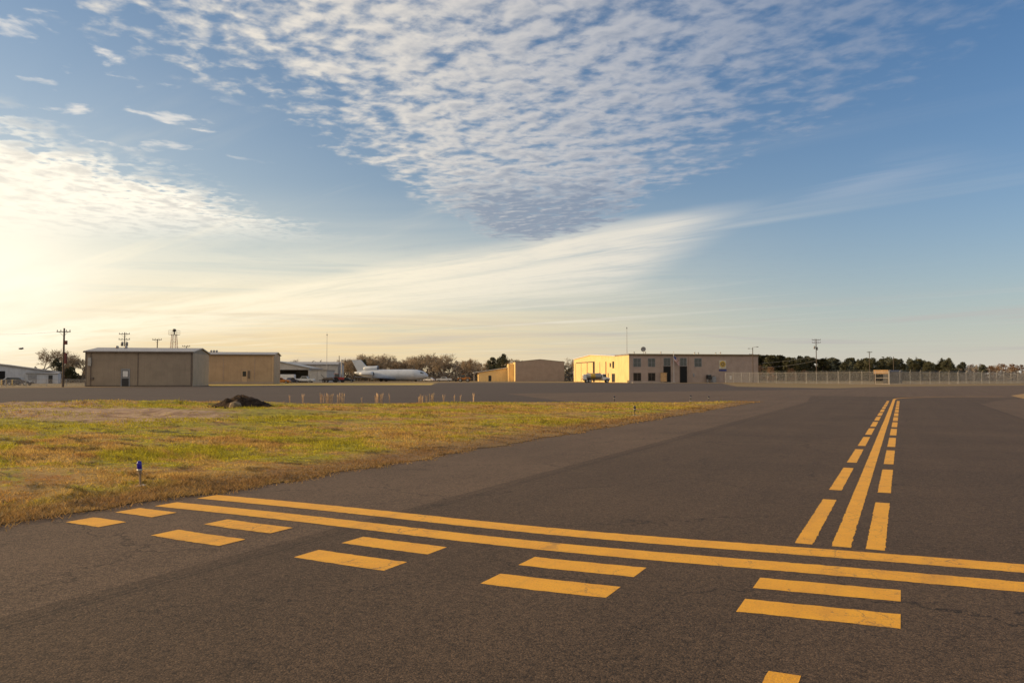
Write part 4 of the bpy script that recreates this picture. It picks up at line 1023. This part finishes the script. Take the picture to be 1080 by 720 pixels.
def car(label, px, Y, rz, m, L=4.5, cat='car', h=1.45):
    t = thing('parked_car', label, cat, (W(px, Y), Y, 0), rz); l = L / 2
    body_prism(t, [(-l, .3), (l, .3), (l + .02, .62), (l - .25, .78), (l * .42, .92), (-l * .8, .95), (-l + .02, .85)], 1.75, m)
    body_prism(t, [(l * .42, .9), (l * .08, h - .03), (-l * .45, h), (-l * .8, .93)], 1.5, m, 'cabin', .06)
    for s in (-1, 1):
        MB().add([(l * .30, s * .758, .96), (l * .06, s * .758, h - .1), (-l * .42, s * .758, h - .08), (-l * .66, s * .758, .97)], [(0, 1, 2, 3)]).build('side_window', M['glass'], t)
    MB().add([(l * .395, -.66, .96), (l * .395, .66, .96), (l * .105, .6, h - .07), (l * .105, -.6, h - .07)], [(0, 1, 2, 3)]).build('windscreen', M['glass'], t)
    wheels(t, (l * .62, -l * .6), .78, .32, .22); lamps(t, l, -l, 1.75, .65); return t
def pickup(label, px, Y, rz, m):
    t = thing('pickup_truck', label, 'pickup truck', (W(px, Y), Y, 0), rz)
    body_prism(t, [(-2.8, .5), (2.75, .45), (2.78, .95), (2.5, 1.08), (1.2, 1.15), (-2.8, 1.15)], 1.9, m)
    body_prism(t, [(1.2, 1.12), (.75, 1.78), (-.75, 1.8), (-.95, 1.12)], 1.68, m, 'cab', .06)
    Box(-2.65, -1.05, -.75, .75, 1.152, 1.165).build('truck_bed', M['dark'], t)
    for s in (-1, 1): MB().add([(1.0, s * .848, 1.2), (.7, s * .848, 1.68), (-.65, s * .848, 1.7), (-.78, s * .848, 1.2)], [(0, 1, 2, 3)]).build('side_window', M['glass'], t)
    MB().add([(1.2, -.72, 1.17), (1.2, .72, 1.17), (.82, .66, 1.72), (.82, -.66, 1.72)], [(0, 1, 2, 3)]).build('windscreen', M['glass'], t)
    Box(2.76, 2.9, -.93, .93, .42, .6).build('bumper', M['galv'], t, .03); Box(-2.95, -2.81, -.9, .9, .45, .6).build('bumper', M['galv'], t, .03)
    wheels(t, (1.75, -1.7), .84, .38, .26); lamps(t, 2.78, -2.8, 1.9, .85); return t
def box_trailer(label, px, Y, rz, m, L=4.2, h=2.5):
    t = thing('box_trailer', label, 'trailer', (W(px, Y), Y, 0), rz)
    MB().box(-L / 2, L / 2, -1.05, 1.05, .55, h).build('body', m, t, .06)
    Box(-L / 2 - .02, L / 2 + .02, -1.08, 1.08, .45, .548).build('chassis', M['dark'], t); Box(-L / 2 - .03, -L / 2 - .004, -.9, .9, .65, h - .15).build('rear_door', M['grey'], t)
    MB().cyl((L / 2, 0, .48), (L / 2 + 1.1, 0, .45), .05, n=8).build('drawbar', M['dark'], t); wheels(t, (-.2, -.9), .95, .33, .22); return t
car('low orange-brown car half hidden at the edge of the buff hangar', 297.5, 206, 0, M['orange'], 4.2)
box_trailer('white box trailer in front of the black hangar doorway', 304, 232, 0, M['white'], 3.9, 2.35)
car('small dark blue car between the white trailer and the white pickup', 307.8, 226, R(70), M['navy'], 3.8)
pickup('white pickup truck in front of the open white hangar', 321.6, 230, 0, M['white'])
q = thing('flatbed_trailer', 'long low dark flatbed trailer parked right of the open hangar', 'trailer', (W(346.5, 236), 236, 0), R(3))
Box(-2.6, 2.6, -1.1, 1.1, .55, .75).build('deck', M['dark'], q, .03); MB().prism([(-1.9, .755), (1.8, .755), (1.3, 1.5), (-1.2, 1.35)], -.9, .9).build('load', M['tan_dark'], q, .15); wheels(q, (-1.3, -.4), .95, .34, .24); MB().cyl((2.6, 0, .6), (3.7, 0, .5), .06, n=8).build('drawbar', M['dark'], q); MB().cyl((-1.2, 0, 1.3), (-2.1, 0, 2.3), .06, n=8).build('boom', M['dark'], q)
q = thing('farm_tractor', 'red tractor with dark rear tyres beside the flatbed trailer', 'tractor', (W(356.5, 240), 240, 0), R(20))
MB().prism([(-.6, .8), (1.8, .75), (1.85, 1.45), (.2, 1.6), (-.6, 1.3)], -.42, .42).build('body', M['red'], q, .06)
cb = MB().prism([(-1.0, 1.3), (.3, 1.55), (.1, 2.45), (-.95, 2.5)], -.6, .6).build('cab', M['glass'], q, .04); Box(-1.1, .3, -.68, .68, 2.505, 2.6).build('roof', M['red'], cb, .03)
for s in (-1, 1):
    MB().cyl((-.7, s * .85 - .22, .75), (-.7, s * .85 + .22, .75), .75, n=20).build('wheel', M['tyre'], q); MB().cyl((1.4, s * .75 - .14, .42), (1.4, s * .75 + .14, .42), .42, n=16).build('wheel', M['tyre'], q); Box(-1.3, -.1, s * .85 - .24, s * .85 + .24, 1.52, 1.6).build('mudguard', M['red'], q)
MB().cyl((1.2, .2, 1.4), (1.2, .2, 2.2), .05, n=8).build('exhaust', M['dark'], q)
car('dark parked car under the tail end of the airliner', 366.5, 262, 0, M['dark'], 4.6)
car('silver car parked behind the nose end of the airliner', 438.5, 306, R(10), M['white'], 4.4)
car('white car just ahead of the nose of the airliner', 452.5, 300, R(160), M['white'], 4.2)
pickup('white pickup truck parked before the trees right of the airliner', 468.3, 288, R(180), M['white'])
q = thing('wheel_loader', 'orange wheel loader parked left of the cream hangar wings', 'loader', (W(489.5, 272), 272, 0), R(176))
MB().prism([(-2.1, .7), (.8, .7), (.8, 1.3), (-.2, 1.4), (-.4, 1.55), (-2.1, 1.45)], -.75, .75).build('body', M['orange'], q, .08)
cb = MB().prism([(-.4, 1.42), (.75, 1.3), (.6, 2.5), (-.35, 2.5)], -.6, .6).build('cab', M['glass'], q, .05); Box(-.5, .8, -.7, .7, 2.505, 2.62).build('roof', M['orange'], cb, .03)
for s in (-1, 1): MB().tube([(.7, s * .5, 1.2), (1.7, s * .5, 1.3), (2.4, s * .5, .6)], .1, 8).build('lift_arm', M['orange'], q)
MB().prism([(2.3, .1), (3.1, .1), (2.75, .35), (2.6, .95), (2.3, .9)], -1.1, 1.1).build('bucket', M['dark'], q, .03); wheels(q, (-1.3, 1.15), .8, .62, .45)
car('dark blue car behind the low fence before the workshop', 21.5, 152, 0, M['navy'], 4.6)
car('black car to the left of the dark blue one behind the low fence', 13.0, 156, R(40), M['dark'], 3.9)
for i, (px, lab) in enumerate(((2.5, 'leftmost of the three yellow bollards near the workshop'), (6.8, 'middle one of the three yellow bollards near the workshop'), (13.6, 'rightmost of the three yellow bollards near the workshop'))):
    q = thing('bollard', lab, 'bollard', (W(px, 135), 135, 0), 0, 'yellow bollards by the workshop')
    MB().cyl((0, 0, 0), (0, 0, 1.05), .1, n=12).lathe([(.1, 1.05), (.08, 1.1), (.02, 1.13)], 12).build('post', M['yellowpaint'], q, smooth=True); MB().cyl((0, 0, .0), (0, 0, .06), .17, n=12).build('base', M['stone'], q)

def fuel_truck():
    Yt = 226.0; t = thing('fuel_truck', 'white tank truck with gold-banded tank before the cream hangar', 'fuel truck', (W(628.8, Yt), Yt, 0), R(3))
    l = 3.75
    Box(-l, 3.2, -.45, .45, .62, .86).build('chassis', M['dark'], t)
    # bonneted cab
    body_prism(t, [(1.55, .75), (3.7, .7), (3.75, 1.35), (2.75, 1.55), (2.45, 2.45), (1.6, 2.5), (1.5, 2.0)], 2.05, M['white'], 'cab', .1)
    for s in (-1, 1):
        MB().add([(2.62, s * 1.03, 1.62), (2.4, s * 1.03, 2.3), (1.75, s * 1.03, 2.32), (1.75, s * 1.03, 1.62)], [(0, 1, 2, 3)]).build('side_window', M['glass'], t)
        MB().prism([(2.3, .6), (3.6, .6), (3.45, 1.05), (2.5, 1.08)], s * 1.04 - .08, s * 1.04 + .08).build('mudguard', M['dark'], t, .05)
        Box(2.45, 2.55, s * 1.25 - .1, s * 1.25 + .1, 1.8, 2.2).build('mirror', M['dark'], t)
    MB().add([(2.78, -.85, 1.6), (2.78, .85, 1.6), (2.5, .8, 2.38), (2.5, -.8, 2.38)], [(0, 1, 2, 3)]).build('windscreen', M['glass'], t)
    tk = MB().lathe([(.2, -2.05), (.82, -2.0), (.95, -1.85), (.95, 1.85), (.82, 2.0), (.2, 2.05)], 24, Matrix.Translation((-.72, 0, 1.85)) @ Matrix.Rotation(R(90), 4, 'Y'), sx=.82, sy=1.15).build('tank', mat('tank_grey', (.34, .33, .31), .5, .1, 2), t, smooth=True)
    MB().lathe([(.955, -.75), (.962, -.7), (.962, .5), (.955, .55)], 24, Matrix.Translation((-.9, 0, 1.85)) @ Matrix.Rotation(R(90), 4, 'Y'), sx=.82, sy=1.15).build('tank_band', M['gold'], tk, smooth=True)
    for x in (-2.3, -.72, .8): MB().cyl((x, 0, 2.6), (x, 0, 2.75), .24, n=12).build('tank_hatch', M['galv'], tk)
    for s in (-1, 1):
        Box(-2.7, 1.25, s * 1.1 - .04, s * 1.1 + .04, 2.55, 2.66).build('walkway', M['grey'], t)
        Box(-2.4, 1.2, s * 1.05 - .12, s * 1.05 + .12, .9, 1.25).build('hose_tray', M['dark'], t)
    Box(-3.75, -2.85, -1.05, 1.05, .88, 2.35).build('pump_cabinet', M['white'], t, .06); Box(-3.8, -3.755, -.8, .8, 1.1, 2.1).build('cabinet_door', M['grey'], t)
    MB().tube([(-3.6, -1.08, 1.0), (-4.3, -1.08, .9), (-4.5, -1.08, .6)], .05, 8).build('hose', M['dark'], t)
    wheels(t, (2.95, -1.9), .95, .5, .3); wheels(t, (-2.75,), .95, .5, .3); lamps(t, 3.74, -3.8, 2.0, 1.1)
fuel_truck()

# ------------------------------------------------------------------ trees
BARK = mat('bark', (.085, .062, .048), .9, .2, 3); TWIG = mat('winter_twigs', (.36, .28, .19), .9, .25, .5)
PINE = mat('pine_needles', (.036, .042, .018), .8, .3, .6, col2=(.070, .066, .026)); RUST = mat('russet_leaves', (.20, .105, .045), .85, .3, .8, col2=(.10, .055, .03))
BRUSH = mat('grey_brush', (.26, .21, .15), .9, .3, .8, col2=(.16, .13, .095))
def bare_tree(seed, H, spreadk=1.0):
    r_ = random.Random(seed); tr = MB(); tw_ = MB()
    def br(p, d, L, r, lev):
        nseg = 3 if lev < 2 else 2
        for i in range(nseg):
            d2 = (d + Vector((r_.gauss(0, .12), r_.gauss(0, .12), r_.gauss(.03, .08)))).normalized(); q = p + d2 * L / nseg
            rr = r * (1 - .28 / nseg * (i + 1))
            if lev < 2: tr.cyl(p, q, r, rr, 6, False)
            else: ribbon(tw_, p, q, max(r * .8, .018))
            p, d, r = q, d2, rr
            if lev >= 1 and lev < 5:
                for _ in range(2 if lev < 3 else 2):
                    if r_.random() < .85:
                        a = r_.uniform(0, 6.28); o = d.orthogonal().normalized(); o2 = d.cross(o)
                        nd = (d * r_.uniform(.45, .9) + (o * math.cos(a) + o2 * math.sin(a)) * r_.uniform(.5, .95) * spreadk + Vector((0, 0, .18))).normalized()
                        br(p, nd, L * r_.uniform(.5, .72), r * .55, lev + 1)
        if lev < 4:
            for _ in range(3 if lev == 0 else 2):
                a = r_.uniform(0, 6.28); o = d.orthogonal().normalized(); o2 = d.cross(o)
                nd = (d + (o * math.cos(a) + o2 * math.sin(a)) * r_.uniform(.35, .75) * spreadk).normalized()
                br(p, nd, L * r_.uniform(.6, .8), r * .7, lev + 1)
    br(Vector((0, 0, -.1)), Vector((0, 0, 1)), H * .27, H * .022, 0)
    return tr, tw_
def leafy(seed, H, Rr, z0, n_, leaf, clumps, droop=.0, trunk=.22):
    r_ = random.Random(seed); tr = MB(); lf = MB(); P = Vector((0, 0, -.1)); pts = []
    for i in range(6):
        q = Vector((r_.gauss(0, .1), r_.gauss(0, .1), H * .92 * (i + 1) / 6)); tr.cyl(P, q, trunk * (1 - i / 7), trunk * (1 - (i + 1) / 7), 7, False); P = q
    cl = []
    for _ in range(clumps):
        z = z0 + (H - z0) * r_.uniform(0, 1) ** .85; f_ = (z - z0) / (H - z0); rad = Rr * (math.sin(math.pi * min(1, .18 + .82 * f_) ** .9) ** .6) * r_.uniform(.35, 1.0) if f_ < .97 else .2
        a = r_.uniform(0, 6.28); c = Vector((rad * math.cos(a), rad * math.sin(a), z)); cl.append((c, Rr * r_.uniform(.2, .42)))
        tr.cyl(Vector((0, 0, max(.5, z - rad * .5))), c, .05, .02, 4, False)
    for _ in range(n_):
        c, s = cl[r_.randrange(len(cl))]
        d = Vector((r_.gauss(0, 1), r_.gauss(0, 1), r_.gauss(0, .8))).normalized() * s * r_.uniform(.3, 1.05) ** .6
        p = c + d; a = Vector((r_.gauss(0, 1), r_.gauss(0, 1), r_.gauss(0, 1))).normalized(); b = a.orthogonal().normalized(); l = leaf * r_.uniform(.6, 1.4)
        lf.add([p + a * l, p + b * l * .5, p - a * l * .8, p - b * l * .5], [(0, 1, 2, 3)])
    return tr, lf
def proto(name, tr, cr, tm, cm_, cat):
    t = thing(name, 'x', cat); t['_h'] = max(q[2] for q in cr.v); tr.build('trunk', tm, t); cr.build('crown', cm_, t); return t
bares = [proto('bare_tree', *bare_tree(s, 10, k), BARK, TWIG, 'tree') for s, k in ((3, 1.0), (8, 1.15), (12, .9), (21, 1.05))]
pines = [proto('pine_tree', *leafy(s, 10, rr, z0, 3600, .26, c), BARK, PINE, 'tree') for s, rr, z0, c in ((1, 2.7, 1.6, 40), (2, 2.3, 2.6, 34), (5, 3.1, 1.0, 46), (9, 2.0, 3.0, 30))]
rusts = [proto('russet_tree', *leafy(s, 10, 3.2, 1.0, 1500, .24, 34), BARK, RUST, 'tree') for s in (31, 37)]
usedp = set()
def place(pr, label, px, Y, topy, rz=0, wide=1.0, group=None, name=None, H=10.0):
    h = Z(topy, Y); k = h / pr['_h']
    if pr.name not in usedp: usedp.add(pr.name); t = pr
    else: t = copy_tree(pr)
    t.location = (W(px, Y), Y, -.05); t.scale = (k * wide, k * wide, k); t.rotation_euler = (0, 0, rz); tag(t, label, 'tree', group); return t
rt = random.Random(99)
# far left group behind the workshop
place(bares[0], 'large bare spreading tree behind the bluish workshop roof', 43, 225, 366, .3, 1.25)
place(pines[2], 'round dark evergreen behind the tall pole at the left', 60, 222, 377, .8, 1.0)
place(bares[1], 'bare tree filling the gap between the tall pole and the tan hangar', 81, 232, 373, 1.2, 1.2)
place(bares[2], 'smaller bare tree close to the left end of the tan hangar', 90, 240, 376, 2.2, 1.1)
place(pines[0], 'low dark evergreen between the tall pole and the tan hangar', 75, 226, 386, 2.5, 1.6)
place(bares[3], 'faint bare treetop above the open hangar roof', 312, 330, 377.5, .5, 1.2)
# bare winter trees behind the airliner
for i in range(44):
    px = 326 + i * 4.75 + rt.uniform(-2, 2); Y = rt.uniform(315, 385)
    prof = 384 if px < 360 else (372 if 378 < px < 408 else (376 if px < 430 else (371 if px < 468 else (376 if px < 488 else 379))))
    place(bares[i % 4], 'bare winter tree in the wood behind the airliner and the hangars', px, Y, prof + rt.uniform(-.5, 5.5), rt.uniform(0, 6.28), rt.uniform(.95, 1.35), 'bare trees of the wood behind the airliner')
place(pines[0], 'dark evergreen directly behind the airliner fin', 384, 318, 378, .4, .9)
place(pines[1], 'dark round evergreen behind the cream hangar wing, left one', 519, 322, 376, 1.4, 1.15)
place(pines[2], 'tall dark evergreen just above the cream hangar wing', 531, 318, 372.5, 2.4, 1.0)
place(bares[2], 'bare tree showing above the roof of the taupe gable hangar', 545, 335, 376.5, 1.1, 1.3)
place(bares[3], 'bare tree in the gap between the gable hangar and the cream hangar', 601, 330, 376, 1.7, 1.0)
place(pines[3], 'small dark evergreen low in the gap beside the cream hangar', 600, 345, 388, .2, 1.4)
# pines behind the perimeter fence
for i in range(52):
    px = 792 + i * 4.35 + rt.uniform(-2.5, 2.5); Y = rt.uniform(318, 400)
    f_ = (px - 797) / 220
    top = 373.5 + 6.5 * min(max(f_, 0), 1) ** .8 + rt.uniform(-1.2, 4.5)
    place(pines[i % 4], 'dark pine in the dense row behind the perimeter fence', px, Y, top, rt.uniform(0, 6.28), rt.uniform(1.15, 1.6), 'dark pines behind the perimeter fence')
place(pines[2], 'broad round dark tree standing out right of the pine row', 1000, 300, 377.8, .7, 1.15)
place(pines[0], 'smaller round dark tree with rusty top left of the broad one', 979, 305, 380.3, 1.7, 1.3)
place(pines[1], 'lone small dark tree far right among russet trees', 1036, 330, 384, 1.1, 1.2)
for i in range(22):
    px = 1008 + i * 7.2 + rt.uniform(-3, 3)
    k = i % 3
    pr = rusts[i % 2] if k else bares[i % 4]
    place(pr, ('russet-leaved low tree' if k else 'grey bare low tree') + ' in the far treeline at the right', px, rt.uniform(340, 420), 384 + rt.uniform(-1.5, 3), rt.uniform(0, 6.28), rt.uniform(1.2, 1.7), 'russet trees of the far treeline' if k else 'bare trees of the far treeline')
for i, (px, lab) in enumerate(((801, 'orange-brown shrub at the right corner of the office'), (812, 'orange-brown shrub a little right of the office corner'), (835, 'low orange-brown shrub left of the two-armed fence pole'), (849, 'orange-brown shrub beside the two-armed fence pole'))):
    t = place(rusts[i % 2], lab, px, 262 + 5 * i, 384.5 + i * 1.6, i * 1.1, 1.5); t.name = 'russet_shrub'; t['category'] = 'shrub'
for o_ in list(bpy.data.objects):
    if '_h' in o_: del o_['_h']
# undergrowth that closes the foot of both woods
def brush(name, label, px0, px1, Y0, Y1, hmax, n_, m, seed, leaf=.4):
    r_ = random.Random(seed); mb = MB()
    for _ in range(n_):
        px = r_.uniform(px0, px1); Y = r_.uniform(Y0, Y1); p = Vector((W(px, Y), Y, hmax * r_.random() ** 1.6 * (.7 + .3 * math.sin(px * .21 + math.sin(px * .5))))); a = Vector((r_.gauss(0, 1), r_.gauss(0, 1), r_.gauss(0, 1))).normalized(); b = a.orthogonal().normalized(); l = leaf * r_.uniform(.5, 1.5)
        mb.add([p + a * l, p + b * l * .6, p - a * l, p - b * l * .6], [(0, 1, 2, 3)])
    tag(mb.build(name, m), label, 'undergrowth', kind='stuff')
brush('undergrowth', 'grey brown brush closing the foot of the bare wood', 318, 605, 330, 390, 8.6, 30000, BRUSH, 5)
brush('undergrowth', 'dark brush closing the foot of the pine row', 790, 1012, 345, 405, 10.5, 36000, PINE, 6, .5)
brush('undergrowth', 'russet brush along the foot of the far right treeline', 1003, 1240, 350, 430, 7.0, 16000, BRUSH, 8)
brush('undergrowth', 'dark brush below the trees left of the tan hangar', 30, 100, 232, 262, 4.6, 9000, BRUSH, 9)

# a small bird gliding above the workshop
bd = MB().lathe([(.01, -.2), (.06, -.1), (.07, .02), (.04, .13), (.01, .19)], 10, Matrix.Rotation(R(90), 4, 'Y')).build('bird', M['dark'], None, smooth=True)
wg = MB()
for s in (-1, 1): wg.prism([(-.06, -.006), (.07, -.006), (.02, .006), (-.05, .006)], 0, s * .42, 'y', Matrix.Rotation(R(8 * s), 4, 'X'))
wg.build('wing', M['dark'], bd); bd.location = (W(22, 62), 62, Z(367.6, 62)); bd.rotation_euler = (R(6), 0, R(15))
tag(bd, 'small dark bird gliding above the workshop roof', 'bird')
